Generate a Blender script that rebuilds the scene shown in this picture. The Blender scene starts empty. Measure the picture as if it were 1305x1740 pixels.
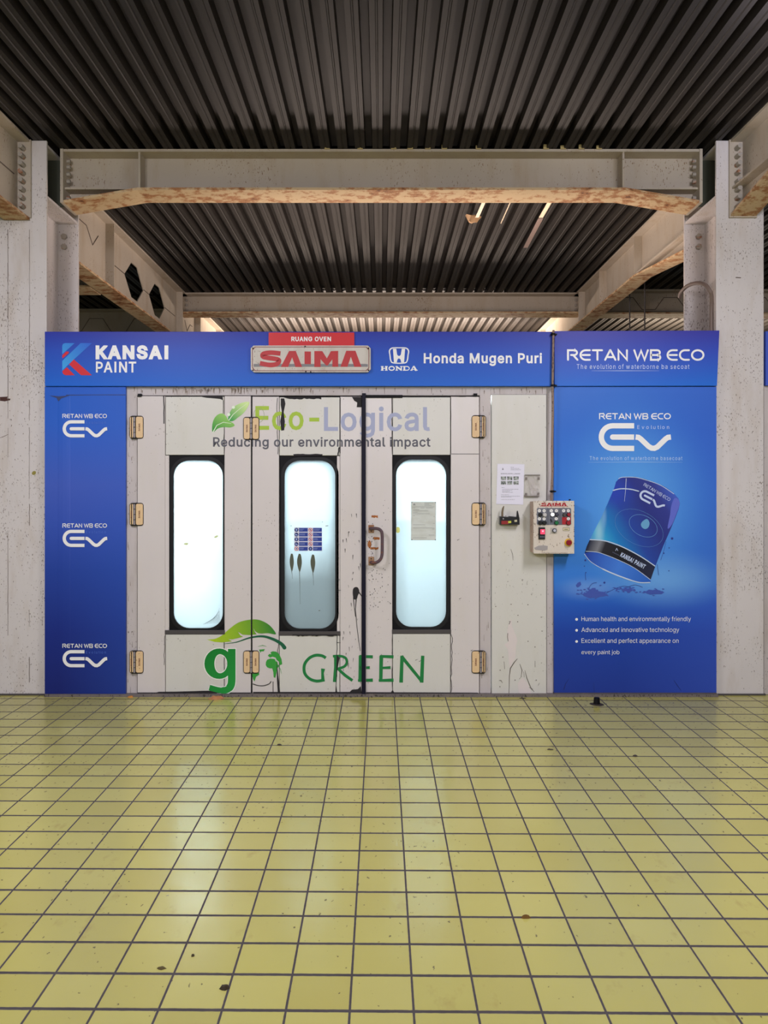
import bpy, bmesh, math, random
from mathutils import Vector
from mathutils.geometry import tessellate_polygon
random.seed(7)
scn = bpy.context.scene
COL = scn.collection
D = bpy.data

# ------------------------------------------------------------------ camera, world, lights, exposure
FPX, CXP, CYP, CAMZ = 1471.0, 648.0, 831.0, 1.642       # focal length and principal point in photo pixels, eye height
cam = D.cameras.new('camera'); cam_ob = D.objects.new('camera', cam); COL.objects.link(cam_ob)
cam.sensor_fit = 'VERTICAL'; cam.sensor_height = 36.0; cam.lens = 36.0 * FPX / 1740.0
cam.shift_x = (652.5 - CXP) / 1740.0; cam.shift_y = -(870.0 - CYP) / 1740.0
cam.clip_end = 100
cam_ob.location = (0, 0, CAMZ); cam_ob.rotation_euler = (math.pi / 2, 0, 0)
scn.camera = cam_ob

vs = scn.view_settings
vs.view_transform = 'Standard'; vs.look = 'None'; vs.gamma = 1.0; vs.use_curve_mapping = False
vs.exposure = 0.0

world = D.worlds.new('world'); scn.world = world; world.use_nodes = True
bg = world.node_tree.nodes['Background']; bg.inputs[0].default_value = (0.86, 0.93, 1.0, 1); bg.inputs[1].default_value = 0.13

def area(name, loc, rot, sx, sy, power, color):
    l = D.lights.new(name, 'AREA'); l.shape = 'RECTANGLE'; l.size = sx; l.size_y = sy; l.energy = power; l.color = color
    o = D.objects.new(name, l); o.location = loc; o.rotation_euler = rot; COL.objects.link(o); return o
R = math.radians
# rows of hall tube lamps hanging under the deck, in front of and beside the booth
area('hall_lamp', (-2.4, 3.3, 3.7), (R(21), 0, 0), 0.4, 1.6, 98, (0.97, 0.94, 1.0))
area('hall_lamp', (2.3, 3.3, 3.7), (R(21), 0, 0), 0.4, 1.6, 98, (0.97, 0.94, 1.0))
area('hall_lamp', (0.0, -2.5, 3.3), (R(46), 0, 0), 4.0, 0.5, 195, (0.97, 0.94, 1.0))
area('side_lamp', (2.6, 4.5, 3.95), (R(175), R(15), 0), 0.15, 0.8, 55, (0.78, 0.80, 1.0))
# warm lamps lying on the booth roof and in the bay behind it, shining up, plus two added sideways fills
area('roof_lamp_and_fill', (0.4, 8.4, 3.0), (R(180), 0, 0), 4.0, 0.3, 70, (1.0, 0.82, 0.72))
area('roof_lamp_and_fill', (-0.2, 9.6, 3.0), (0, R(112), 0), 0.25, 1.6, 20, (1.0, 0.80, 0.72))  # added fill, turned sideways to brighten the left beam web
area('roof_lamp_and_fill', (0.2, 9.6, 3.0), (0, R(-112), 0), 0.25, 1.6, 18, (1.0, 0.80, 0.72))  # added fill, turned sideways to brighten the right beam web
area('rear_lamp', (0.1, 14.7, 3.75), (R(180), 0, 0), 4.4, 0.9, 400, (1.0, 0.80, 0.66))
area('rear_lamp', (5.2, 14.4, 3.7), (R(180), 0, 0), 2.4, 0.8, 200, (1.0, 0.84, 0.66))
# the booth's own tube lamps inside
area('booth_lamp', (-1.35, 7.55, 2.35), (R(-20), 0, 0), 0.9, 0.25, 54, (0.84, 0.97, 1.0))
area('booth_lamp', (0.55, 7.55, 2.45), (R(-20), 0, 0), 0.8, 0.25, 58, (0.84, 0.97, 1.0))
area('booth_lamp', (-1.75, 7.65, 1.15), (R(-90), 0, 0), 0.12, 0.5, 7, (0.92, 0.98, 1.0))

# ------------------------------------------------------------------ helpers
def P(px, py, Y=6.88):
    return ((px - CXP) * Y / FPX, CAMZ - (py - CYP) * Y / FPX)

def lin(c):
    c = c / 255.0
    return c / 12.92 if c <= 0.04045 else ((c + 0.055) / 1.055) ** 2.4
def C(r, g, b, k=0.9):
    return (min(lin(r) / k, .92), min(lin(g) / k, .92), min(lin(b) / k, .92), 1.0)

class NT:
    """short-hand for a material's node tree"""
    def __init__(s, name, rough=0.5, spec=0.5, metal=0.0):
        s.m = D.materials.new(name); s.m.use_nodes = True; s.t = s.m.node_tree
        s.b = s.t.nodes['Principled BSDF']
        s.b.inputs['Roughness'].default_value = rough; s.b.inputs['Metallic'].default_value = metal
        s.b.inputs['Specular IOR Level'].default_value = spec
        s._pos = None
    def n(s, typ, **kw):
        x = s.t.nodes.new(typ)
        for k, v in kw.items(): setattr(x, k, v)
        return x
    def l(s, a, b): s.t.links.new(a, b)
    def pos(s):
        if s._pos is None: s._pos = s.n('ShaderNodeNewGeometry').outputs['Position']
        return s._pos
    def math(s, op, a, b=None, c=None):
        x = s.n('ShaderNodeMath', operation=op)
        for i, v in enumerate((a, b, c)):
            if v is None: continue
            if isinstance(v, (int, float)): x.inputs[i].default_value = v
            else: s.l(v, x.inputs[i])
        return x.outputs[0]
    def scaled(s, sx, sy, sz, ox=0.0):
        mp = s.n('ShaderNodeMapping'); mp.inputs['Scale'].default_value = (sx, sy, sz); mp.inputs['Location'].default_value = (ox, ox * .7, ox * .3)
        s.l(s.pos(), mp.inputs[0]); return mp.outputs[0]
    def noise(s, scale, detail=3, vec=None, rough=.5):
        x = s.n('ShaderNodeTexNoise'); x.inputs['Scale'].default_value = scale; x.inputs['Detail'].default_value = detail
        x.inputs['Roughness'].default_value = rough
        s.l(vec if vec is not None else s.pos(), x.inputs['Vector']); return x.outputs[0]
    def ramp(s, fac, stops, interp='LINEAR'):
        x = s.n('ShaderNodeValToRGB'); cr = x.color_ramp; cr.interpolation = interp
        while len(cr.elements) < len(stops): cr.elements.new(0.5)
        for e, (p, c) in zip(cr.elements, stops):
            e.position = p; e.color = c if not isinstance(c, (int, float)) else (c, c, c, 1)
        s.l(fac, x.inputs[0]); return x.outputs[0]
    def mix(s, fac, a, b, blend='MIX'):
        x = s.n('ShaderNodeMix', data_type='RGBA', blend_type=blend)
        for sock, v in ((x.inputs[0], fac), (x.inputs[6], a), (x.inputs[7], b)):
            if isinstance(v, (int, float)): sock.default_value = v
            elif isinstance(v, tuple): sock.default_value = v
            else: s.l(v, sock)
        return x.outputs[2]
    def color(s, v):
        if isinstance(v, tuple): s.b.inputs['Base Color'].default_value = v
        else: s.l(v, s.b.inputs['Base Color'])
        return s
    def bump(s, h, strength=.3, dist=.002):
        x = s.n('ShaderNodeBump'); x.inputs['Strength'].default_value = strength; x.inputs['Distance'].default_value = dist
        s.l(h, x.inputs['Height']); s.l(x.outputs[0], s.b.inputs['Normal']); return s

def flat(name, rgb, rough=.5, spec=.4, metal=0.0, k=.9):
    t = NT(name, rough, spec, metal); t.color(C(*rgb, k=k)); return t.m

def worn(name, rgb, rough=.55, var=.10, speck=(60, 50, 45), amount=.02, stain=(150, 135, 115), stain_amt=.35, vscale=1.0, spec=.35, k=.9):
    """paint with low clouds, streaky stains running down and chipped specks"""
    t = NT(name, rough, spec)
    base = C(*rgb, k=k); dark = tuple(x * (1 - var * 1.6) for x in base[:3]) + (1,)
    c = t.mix(t.noise(1.7, 4), dark, base)
    st = t.ramp(t.noise(3.2, 5, t.scaled(2.2, 2.2, .55), .6), [(.50, 0.0), (.72, stain_amt)])
    c = t.mix(st, c, C(*stain, k=k))
    n1 = t.noise(95 * vscale, 2, t.scaled(1, 1, .45)); n2 = t.noise(2.3, 2, t.scaled(1, 1, 1, 5.0))
    thr = t.math('ADD', n1, t.math('MULTIPLY', n2, .35))
    e = .90 - amount * 1.6
    sp = t.ramp(thr, [(e, 0.0), (e + .02, .85)])
    c = t.mix(sp, c, C(*speck, k=k))
    t.color(c); return t.m

def rusty(name, rgb, rust=(150, 88, 45), amt=.5):
    t = NT(name, .7, .25)
    base = C(*rgb)
    c = t.mix(t.noise(2.0, 4), tuple(x * .8 for x in base[:3]) + (1,), base)
    f = t.math('ADD', t.noise(22, 6, t.scaled(.45, .45, 1), .7), t.math('MULTIPLY', t.noise(1.3, 2), .35))
    c = t.mix(t.ramp(f, [(.80 - amt * .18, 0.0), (.88 - amt * .16, .8)]), c, C(*rust))
    c = t.mix(t.ramp(f, [(.90 - amt * .14, 0.0), (.95 - amt * .12, .8)]), c, C(85, 48, 28))
    t.color(c); return t.m

def emit(name, rgb, strength):
    m = D.materials.new(name); m.use_nodes = True
    b = m.node_tree.nodes['Principled BSDF']; b.inputs['Base Color'].default_value = C(*rgb)
    b.inputs['Emission Color'].default_value = C(*rgb); b.inputs['Emission Strength'].default_value = strength
    return m

def printed(name, stops, p0, p1, glow=None, rough=.42, spec=.22, Y=6.86, side=None):
    """a printed colour blend running from photo point p0 to p1, with an optional round lighter patch in the print"""
    t = NT(name, rough, spec)
    (x0, z0), (x1, z1) = P(*p0, Y), P(*p1, Y)
    d = Vector((x1 - x0, 0, z1 - z0)); L2 = d.length_squared
    def dotted(v, o):
        s = t.n('ShaderNodeVectorMath', operation='SUBTRACT'); t.l(t.pos(), s.inputs[0]); s.inputs[1].default_value = o
        q = t.n('ShaderNodeVectorMath', operation='DOT_PRODUCT'); t.l(s.outputs[0], q.inputs[0]); q.inputs[1].default_value = v
        return q.outputs['Value']
    f = dotted(tuple(d / L2), (x0, 0, z0))
    c = t.ramp(f, [(p, C(*col)) for p, col in stops])
    if side:
        (sx, _), (ex, _) = P(side[0], 0, Y), P(side[1], 0, Y)
        g = dotted((1 / (ex - sx), 0, 0), (sx, 0, 0))
        c = t.mix(t.math('MULTIPLY', t.ramp(g, [(0, 0.0), (1, 1.0)]), side[3]), c, C(*side[2]))
    if glow:
        for (gx, gy, rx, ry, col, amt) in glow:
            (ox, oz) = P(gx, gy, Y); k = Y / FPX
            a = dotted((1 / (rx * k), 0, 0), (ox, 0, oz)); b = dotted((0, 0, 1 / (ry * k)), (ox, 0, oz))
            r = t.math('SQRT', t.math('ADD', t.math('MULTIPLY', a, a), t.math('MULTIPLY', b, b)))
            g = t.n('ShaderNodeMapRange', interpolation_type='SMOOTHSTEP'); t.l(r, g.inputs[0])
            g.inputs[1].default_value = 0; g.inputs[2].default_value = 1; g.inputs[3].default_value = amt; g.inputs[4].default_value = 0
            c = t.mix(g.outputs[0], c, C(*col))
    t.color(c); return t.m

class Part:
    """collects shapes; build() links them as ONE mesh object"""
    def __init__(s): s.v = []; s.f = []; s.k = 0; s.hold = 0
    def add(s, vs, fs):
        o = len(s.v); s.v += [tuple(v) for v in vs]; s.f += [tuple(i + o for i in f) for f in fs]; return s
    def box(s, x0, x1, y0, y1, z0, z1):
        v = [(x, y, z) for x in (x0, x1) for y in (y0, y1) for z in (z0, z1)]
        return s.add(v, [(0, 1, 3, 2), (4, 6, 7, 5), (0, 4, 5, 1), (2, 3, 7, 6), (0, 2, 6, 4), (1, 5, 7, 3)])
    def rpx(s, a, b, c, d, Y, th):
        """box whose front face fills the photo rectangle a,b..c,d at depth Y"""
        x0, z1 = P(a, b, Y); x1, z0 = P(c, d, Y)
        return s.box(x0, x1, Y, Y + th, z0, z1)
    def prism(s, pts, Y0, Y1):
        """XZ outline extruded from Y0 to Y1"""
        n = len(pts)
        v = [(x, Y0, z) for x, z in pts] + [(x, Y1, z) for x, z in pts]
        f = [tuple(range(n)), tuple(range(2 * n - 1, n - 1, -1))] + [(i, i + n, (i + 1) % n + n, (i + 1) % n) for i in range(n)]
        return s.add(v, f)
    def ppx(s, pts, Y, th): return s.prism([P(x, y, Y) for x, y in pts], Y, Y + th)
    def face(s, pts, Y):
        if not s.hold: s.k += 1
        Y -= (s.k % 30) * 1.2e-5      # prints that overlap lie a hair apart
        v = [(P(x, y, Y)[0], Y, P(x, y, Y)[1]) for x, y in pts]
        if len(v) < 5: return s.add(v, [tuple(range(len(v)))])
        return s.add(v, [tuple(t) for t in tessellate_polygon([[Vector((a, c, 0)) for a, b, c in v]])])
    def cyl(s, c, r, axis, h, n=20, r2=None):
        a = Vector(axis).normalized(); u = a.orthogonal().normalized(); w = a.cross(u); c = Vector(c); r2 = r if r2 is None else r2
        v = [c + (u * math.cos(t) + w * math.sin(t)) * r for t in [2 * math.pi * i / n for i in range(n)]]
        v += [c + a * h + (u * math.cos(t) + w * math.sin(t)) * r2 for t in [2 * math.pi * i / n for i in range(n)]]
        f = [tuple(range(n)), tuple(range(2 * n - 1, n - 1, -1))] + [(i, i + n, (i + 1) % n + n, (i + 1) % n) for i in range(n)]
        return s.add(v, f)
    def tube(s, path, r, n=10):
        path = [Vector(p) for p in path]; rings = []; u = None
        for i, p in enumerate(path):
            t = (path[min(i + 1, len(path) - 1)] - path[max(i - 1, 0)]).normalized()
            u = t.orthogonal().normalized() if u is None else (u - t * u.dot(t)).normalized()
            w = t.cross(u); rr = r[i] if isinstance(r, (list, tuple)) else r
            rings.append([p + (u * math.cos(2 * math.pi * k / n) + w * math.sin(2 * math.pi * k / n)) * rr for k in range(n)])
        v = [q for ring in rings for q in ring]; f = []
        for i in range(len(rings) - 1):
            for k in range(n): f.append((i * n + k, i * n + (k + 1) % n, (i + 1) * n + (k + 1) % n, (i + 1) * n + k))
        f += [tuple(range(n)), tuple((len(rings) - 1) * n + k for k in range(n))]
        return s.add(v, f)
    def stroke(s, pts, w, Y, cap=0):
        """a flat printed line through photo points; w = width in px (number or per-point list); cap=1 round ends"""
        pts = [Vector((p[0], p[1])) for p in pts]; L, Rr = [], []; s.k += 1; s.hold = 1
        for i, p in enumerate(pts):
            a = (p - pts[i - 1]).normalized() if i else None
            b = (pts[i + 1] - p).normalized() if i < len(pts) - 1 else None
            a = a or b; b = b or a
            t = (a + b); t = t.normalized() if t.length > 1e-4 else a
            nn = Vector((-t.y, t.x)); k = 1 / max(.45, nn.dot(Vector((-a.y, a.x))))
            ww = (w[i] if isinstance(w, (list, tuple)) else w) / 2
            L.append(p + nn * ww * k); Rr.append(p - nn * ww * k)
        for i in range(len(pts) - 1):
            s.face([L[i], L[i + 1], Rr[i + 1], Rr[i]], Y)
        s.hold = 0
        if cap:
            for e in (0, -1):
                ww = (w[e] if isinstance(w, (list, tuple)) else w) / 2
                s.face([(pts[e].x + ww * math.cos(t), pts[e].y + ww * math.sin(t)) for t in [2 * math.pi * k / 12 for k in range(12)]], Y + 2e-5)
        return s
    def disc(s, cx, cy, r, Y, ry=None, n=20):
        return s.face([(cx + r * math.cos(2 * math.pi * i / n), cy + (ry or r) * math.sin(2 * math.pi * i / n)) for i in range(n)], Y)
    def text(s, body, box, Y, off=0.0, space=1.0, tilt=None):
        """lettering fitted to the photo rectangle box (its ink extent)"""
        vs_, fs_ = glyphs(body, off, space)
        xs = [v[0] for v in vs_]; ys = [v[1] for v in vs_]
        a, b, c, d = box; kx = (c - a) / (max(xs) - min(xs)); ky = (d - b) / (max(ys) - min(ys)); mx, my = min(xs), max(ys)
        out = []
        for x, y, up in vs_:
            u, w = a + (x - mx) * kx, b + (my - y) * ky
            if tilt: u, w = tilt(u, w)
            X, Z = P(u, w, Y); out.append((X, Y - up, Z))
        return s.add(out, fs_)
    def clipped(s, x0, x1):
        """the same shapes cut to world x0..x1"""
        bm = bmesh.new(); vv = [bm.verts.new(v) for v in s.v]
        for f in s.f:
            try: bm.faces.new([vv[i] for i in f])
            except ValueError: pass
        bmesh.ops.triangulate(bm, faces=bm.faces[:], ngon_method='EAR_CLIP')
        for co, no in (((x0, 0, 0), (-1, 0, 0)), ((x1, 0, 0), (1, 0, 0))):
            bmesh.ops.bisect_plane(bm, geom=bm.verts[:] + bm.edges[:] + bm.faces[:], plane_co=co, plane_no=no, clear_outer=True)
        q = Part(); bm.verts.index_update(); q.v = [tuple(v.co) for v in bm.verts]; q.f = [tuple(v.index for v in f.verts) for f in bm.faces]
        bm.free(); return q
    def build(s, name, mat, parent=None, bevel=0.0, smooth=False):
        if not s.f: return None
        o3 = world_loc(parent)
        me = D.meshes.new(name); me.from_pydata([(v[0] - o3.x, v[1] - o3.y, v[2] - o3.z) for v in s.v], [], s.f)
        bm = bmesh.new(); bm.from_mesh(me); bmesh.ops.recalc_face_normals(bm, faces=bm.faces[:]); bm.to_mesh(me); bm.free()
        me.materials.append(mat)
        if smooth: me.shade_smooth()
        o = D.objects.new(name, me); COL.objects.link(o)
        if parent: o.parent = parent
        if bevel:
            b = o.modifiers.new('bevel', 'BEVEL'); b.width = bevel; b.segments = 2; b.limit_method = 'ANGLE'
        return o

def world_loc(o):
    v = Vector((0, 0, 0))
    while o is not None: v += o.location; o = o.parent
    return v

# letter outlines: advance, then closed rings (outer rings clockwise), 360 units to the capital height
FONT = {
 '-': (227, "168,122 168,94 57,94 57,122"),
 '.': (94, "48,-2 31,4 25,20 31,37 48,43 64,37 71,20 64,4"),
 '1': (227, "38,0 38,27 195,27 195,0|138,254 138,0 106,0 106,224 105,224 43,179 43,213 99,254"),
 '2': (227, "32,0 32,24 117,114 141,141 155,163 160,186 154,209 137,224 112,230 86,224 69,207 64,181 33,181 43,221 72,248 112,258 153,248 181,223 191,186 185,159 168,129 133,90 76,30 76,28 195,28 195,0"),
 '8': (227, "113,-3 68,6 37,31 26,68 33,98 51,121 76,132 76,133 46,154 35,190 45,225 73,249 113,258 153,249 181,225 191,190 180,154 150,133 150,132 176,121 194,98 200,68 189,31 158,6|113,25 142,30 161,46 168,69 161,94 141,111 113,118 85,111 65,94 58,69 64,46 84,30|113,145 137,150 154,165 160,188 154,210 138,225 113,230 89,225 72,210 66,188 72,165 89,150"),
 'A': (240, "8,0 101,254 138,254 231,0 198,0 144,151 132,186 116,239 123,239 106,185 95,151 43,0|55,71 55,99 185,99 185,71"),
 'B': (228, "30,0 30,254 121,254 164,245 190,221 199,187 193,160 178,143 157,133 157,131 182,123 201,102 209,68 200,33 172,9 123,0|62,29 122,29 165,40 178,68 171,92 153,109 124,115 62,115|62,143 119,143 144,148 162,163 168,186 156,214 120,226 62,226"),
 'C': (255, "134,-3 75,12 35,58 20,127 35,197 75,242 134,258 170,252 201,236 224,209 236,174 204,174 195,197 179,214 158,224 134,228 92,216 62,182 52,127 63,72 92,38 134,26 158,30 179,40 195,57 204,80 236,80 224,45 201,19 170,2"),
 'E': (209, "30,0 30,254 186,254 186,226 62,226 62,143 178,143 178,114 62,114 62,29 188,29 188,0"),
 'G': (260, "134,-3 75,13 35,58 20,127 35,197 74,242 132,258 170,252 202,235 225,208 237,174 204,174 194,197 178,213 158,224 133,228 92,216 62,182 52,127 63,72 92,38 134,26 172,36 198,62 207,101 217,100 141,100 141,128 239,128 239,100 225,45 188,9"),
 'H': (258, "30,0 30,254 62,254 62,144 196,144 196,254 228,254 228,0 196,0 196,116 62,116 62,0"),
 'I': (130, "48,0 48,254 82,254 82,0"),
 'K': (233, "52,73 52,108 70,131 87,152 106,172 182,254 224,254 116,138 114,138|30,0 30,254 62,254 62,167 62,112 62,97 62,0|186,0 94,130 114,155 224,0"),
 'L': (196, "30,0 30,254 62,254 62,29 181,29 181,0"),
 'M': (314, "30,0 30,254 76,254 139,94 144,79 150,61 156,42 161,24 154,24 159,41 165,61 171,79 176,94 238,254 284,254 284,0 252,0 252,145 252,163 253,184 253,207 253,229 256,229 249,205 241,181 234,161 228,145 171,0 143,0 85,145 80,160 72,181 65,204 56,229 59,229 60,208 60,186 61,164 61,145 61,0"),
 'N': (262, "30,0 30,254 68,254 172,91 181,75 194,53 207,27 202,27 200,54 200,79 199,97 199,254 232,254 232,0 193,0 101,145 89,165 74,191 54,226 60,227 61,192 62,164 62,145 62,0"),
 'O': (267, "133,-3 75,12 35,58 20,127 35,197 75,242 133,258 192,242 232,197 247,127 232,58 192,12|133,26 175,38 204,72 215,127 204,182 175,216 133,228 92,216 63,182 52,127 63,72 92,38"),
 'P': (222, "30,0 30,254 118,254 166,244 195,215 204,174 195,133 166,104 118,93 55,93 55,121 116,121 149,128 167,147 172,174 167,201 148,219 116,226 62,226 62,0"),
 'R': (224, "30,0 30,254 118,254 167,244 195,217 205,176 195,136 166,109 118,99 48,99 48,128 117,128 149,133 167,150 173,176 167,202 149,220 116,226 62,226 62,0|177,0 115,115 151,115 214,0"),
 'S': (223, "112,-4 64,5 32,30 19,68 52,68 62,44 83,29 112,25 143,30 165,46 173,70 166,89 148,102 122,111 92,120 43,145 30,163 26,186 37,224 69,249 114,258 158,249 189,224 200,189 169,189 151,219 112,229 84,224 64,209 58,188 65,167 85,154 106,147 132,140 156,132 179,119 197,99 204,69 193,32 162,5"),
 'T': (224, "16,226 16,254 208,254 208,226 128,226 128,0 96,0 96,226"),
 'U': (259, "129,-4 77,8 42,40 30,87 30,254 62,254 62,89 70,57 94,34 129,26 165,34 188,57 196,89 196,254 229,254 229,87 216,40 182,8"),
 'V': (240, "102,0 8,254 42,254 96,103 108,69 124,15 117,15 133,69 145,103 197,254 231,254 139,0"),
 'W': (343, "78,0 8,254 41,254 82,98 88,73 93,47 98,20 95,20 100,47 106,73 112,98 153,254 190,254 231,98 237,73 243,47 249,20 244,20 249,47 255,73 261,98 302,254 335,254 265,0 228,0 184,161 176,196 168,237 175,237 167,197 159,161 115,0"),
 'Y': (236, "102,0 102,104 8,254 46,254 96,172 111,146 125,115 112,115 126,146 140,172 191,254 228,254 134,104 134,0"),
 'Z': (219, "21,0 21,23 137,193 153,215 170,238 174,227 143,226 111,226 20,226 20,254 198,254 198,231 84,64 67,40 49,17 45,27 76,28 107,29 200,29 200,0"),
 'a': (195, "80,-4 47,2 24,22 15,54 22,80 39,97 63,105 89,110 117,113 133,117 138,127 138,128 133,148 120,161 98,165 75,161 59,150 50,137 20,146 39,173 66,188 97,192 119,190 143,180 161,160 168,126 168,0 138,0 138,26 136,26 126,12 108,1|85,23 114,29 132,47 138,69 138,95 130,91 116,88 100,86 88,84 67,79 52,70 46,52 51,36 65,26"),
 'b': (212, "115,-4 86,2 69,16 59,29 56,29 56,0 26,0 26,254 57,254 57,160 59,160 69,173 86,186 115,192 156,180 185,146 195,94 185,42 157,8|110,23 140,33 158,58 164,95 158,131 140,156 110,165 81,156 62,131 56,95 63,58 81,32"),
 'c': (198, "104,-4 58,8 28,43 17,94 28,146 58,180 104,192 130,189 153,178 170,161 181,138 151,131 145,145 135,155 121,162 104,165 73,155 54,129 48,94 54,59 73,33 104,23 121,26 135,33 146,44 152,59 181,51 171,28 153,11 130,0"),
 'd': (212, "98,-4 56,8 27,42 17,94 27,146 56,180 98,192 126,186 144,173 153,160 155,160 155,254 186,254 186,0 156,0 156,29 153,29 143,16 126,2|102,23 132,32 150,58 156,95 150,131 132,156 102,165 72,156 54,131 48,95 54,58 73,33"),
 'e': (202, "106,-4 58,8 28,42 17,93 28,145 58,180 103,192 133,187 160,170 179,141 186,97 186,85 37,85 37,110 169,110 155,101 149,134 131,157 103,165 73,157 54,135 48,105 48,89 55,53 76,31 106,23 127,26 143,36 153,53 182,45 168,20 141,2"),
 'f': (127, "114,190 114,164 3,164 3,190|40,0 40,216 48,243 68,259 94,265 111,263 121,260 114,234 107,236 97,237 77,230 71,209 71,0"),
 'g': (213, "103,-75 67,-70 41,-55 25,-35 51,-20 61,-33 77,-44 103,-49 141,-38 152,-23 156,-3 156,34 153,34 143,21 126,8 97,2 56,13 28,45 17,96 27,147 56,180 98,192 127,186 144,173 154,159 157,159 157,190 186,190 186,-4 175,-45 145,-68|102,30 132,38 150,61 156,96 150,132 132,156 102,165 73,156 54,131 48,96 54,61 73,38"),
 'h': (205, "57,113 57,0 26,0 26,254 57,254 57,144 51,144 76,181 114,192 148,184 170,160 179,120 179,0 148,0 148,118 136,152 105,165 80,159 63,141"),
 'i': (83, "26,0 26,190 57,190 57,0|42,221 27,227 21,242 27,256 42,262 57,256 63,242 57,227"),
 'j': (83, "26,190 57,190 57,-15 51,-45 32,-65 2,-71 -5,-71 -5,-43 1,-43 20,-36 26,-15|42,221 27,227 20,242 27,256 42,262 57,256 63,242 57,227"),
 'l': (95, "70,-1 37,10 26,42 26,254 57,254 57,49 60,31 73,26 80,26 85,27 90,1 81,0"),
 'm': (305, "26,0 26,190 56,190 56,148 54,148 66,173 86,188 110,193 144,180 160,147 156,147 169,172 190,187 218,193 249,186 270,164 278,128 278,0 248,0 248,127 236,156 209,165 187,160 173,145 168,124 168,0 137,0 137,130 126,156 100,165 79,160 63,145 57,119 57,0"),
 'n': (205, "57,113 57,0 26,0 26,190 56,190 56,144 51,144 76,181 114,192 147,184 170,160 179,120 179,0 148,0 148,118 136,152 105,165 80,159 63,141"),
 'o': (208, "104,-4 58,8 28,43 17,94 28,146 58,180 104,192 149,180 180,146 191,94 180,43 149,8|104,23 135,33 154,59 160,94 154,129 135,155 104,165 73,155 54,129 48,94 54,59 73,33"),
 'p': (212, "26,-71 26,190 56,190 56,160 59,160 69,173 86,186 115,192 156,180 185,146 195,94 185,42 157,8 115,-4 86,2 69,16 59,29 57,29 57,-71|110,23 140,33 158,58 164,95 158,131 140,156 110,165 81,156 62,131 56,95 63,58 81,32"),
 'r': (130, "26,0 26,190 56,190 56,160 58,160 76,184 107,192 115,192 122,192 122,161 115,162 103,163 80,157 63,142 57,118 57,0"),
 's': (182, "91,-4 56,2 31,19 18,47 47,53 62,30 91,23 122,31 134,51 127,68 106,78 75,85 36,104 23,137 33,166 58,185 94,192 127,186 149,170 162,145 134,139 121,158 94,166 65,158 54,139 62,122 86,111 115,105 153,86 166,53 156,24 130,3"),
 't': (114, "102,190 102,164 3,164 3,190|32,236 63,236 63,49 68,31 85,25 93,26 101,27 107,1 96,-1 84,-2 46,11 32,46"),
 'u': (205, "91,-3 57,5 35,29 26,69 26,190 57,190 57,72 68,37 100,25 125,31 142,48 148,76 148,190 179,190 179,0 149,0 149,46 154,46 129,8"),
 'v': (195, "81,0 9,190 42,190 83,78 93,43 103,10 92,10 101,43 112,78 152,190 186,190 113,0"),
 'w': (284, "69,0 11,190 44,190 67,107 77,68 88,21 82,21 93,67 103,107 126,190 158,190 181,107 191,68 201,21 196,21 206,68 217,107 240,190 272,190 215,0 184,0 159,86 152,112 145,140 138,169 145,169 138,140 131,112 124,86 99,0"),
 'x': (189, "10,0 86,109 86,86 14,190 50,190 74,153 90,127 104,103 88,103 101,127 117,153 141,190 176,190 104,84 104,107 179,0 143,0 115,43 100,68 86,91 102,91 89,68 74,43 46,0"),
 'y': (195, "24,-69 31,-43 36,-44 52,-44 65,-37 75,-18 81,-1 9,190 42,190 83,78 93,43 103,10 92,10 101,43 112,78 153,190 186,190 102,-29 88,-54 70,-68 46,-73 32,-72"),
 ' ': (94, ""),
}

_gc, _one = {}, {}
def filled(rings):
    v = [p for r in rings for p in r]
    return v, [tuple(t) for t in tessellate_polygon([[Vector((p[0], p[1], 0)) for p in r] for r in rings])]
def fatten(ring, d):
    n = len(ring); out = []
    for i in range(n):
        a, b, c = Vector(ring[i - 1]), Vector(ring[i]), Vector(ring[(i + 1) % n])
        u, v = (b - a).normalized(), (c - b).normalized(); m = Vector((-(u.y + v.y), u.x + v.x))
        if m.length < 1e-4: out.append(tuple(b)); continue
        m.normalize(); k = d / max(.5, m.dot(Vector((-u.y, u.x)))); out.append(tuple(b + m * k))
    return out
def inside(p, ring):
    c = False
    for i in range(len(ring)):
        (x1, y1), (x2, y2) = ring[i - 1], ring[i]
        if (y1 > p[1]) != (y2 > p[1]) and p[0] < (x2 - x1) * (p[1] - y1) / (y2 - y1) + x1: c = not c
    return c
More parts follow.
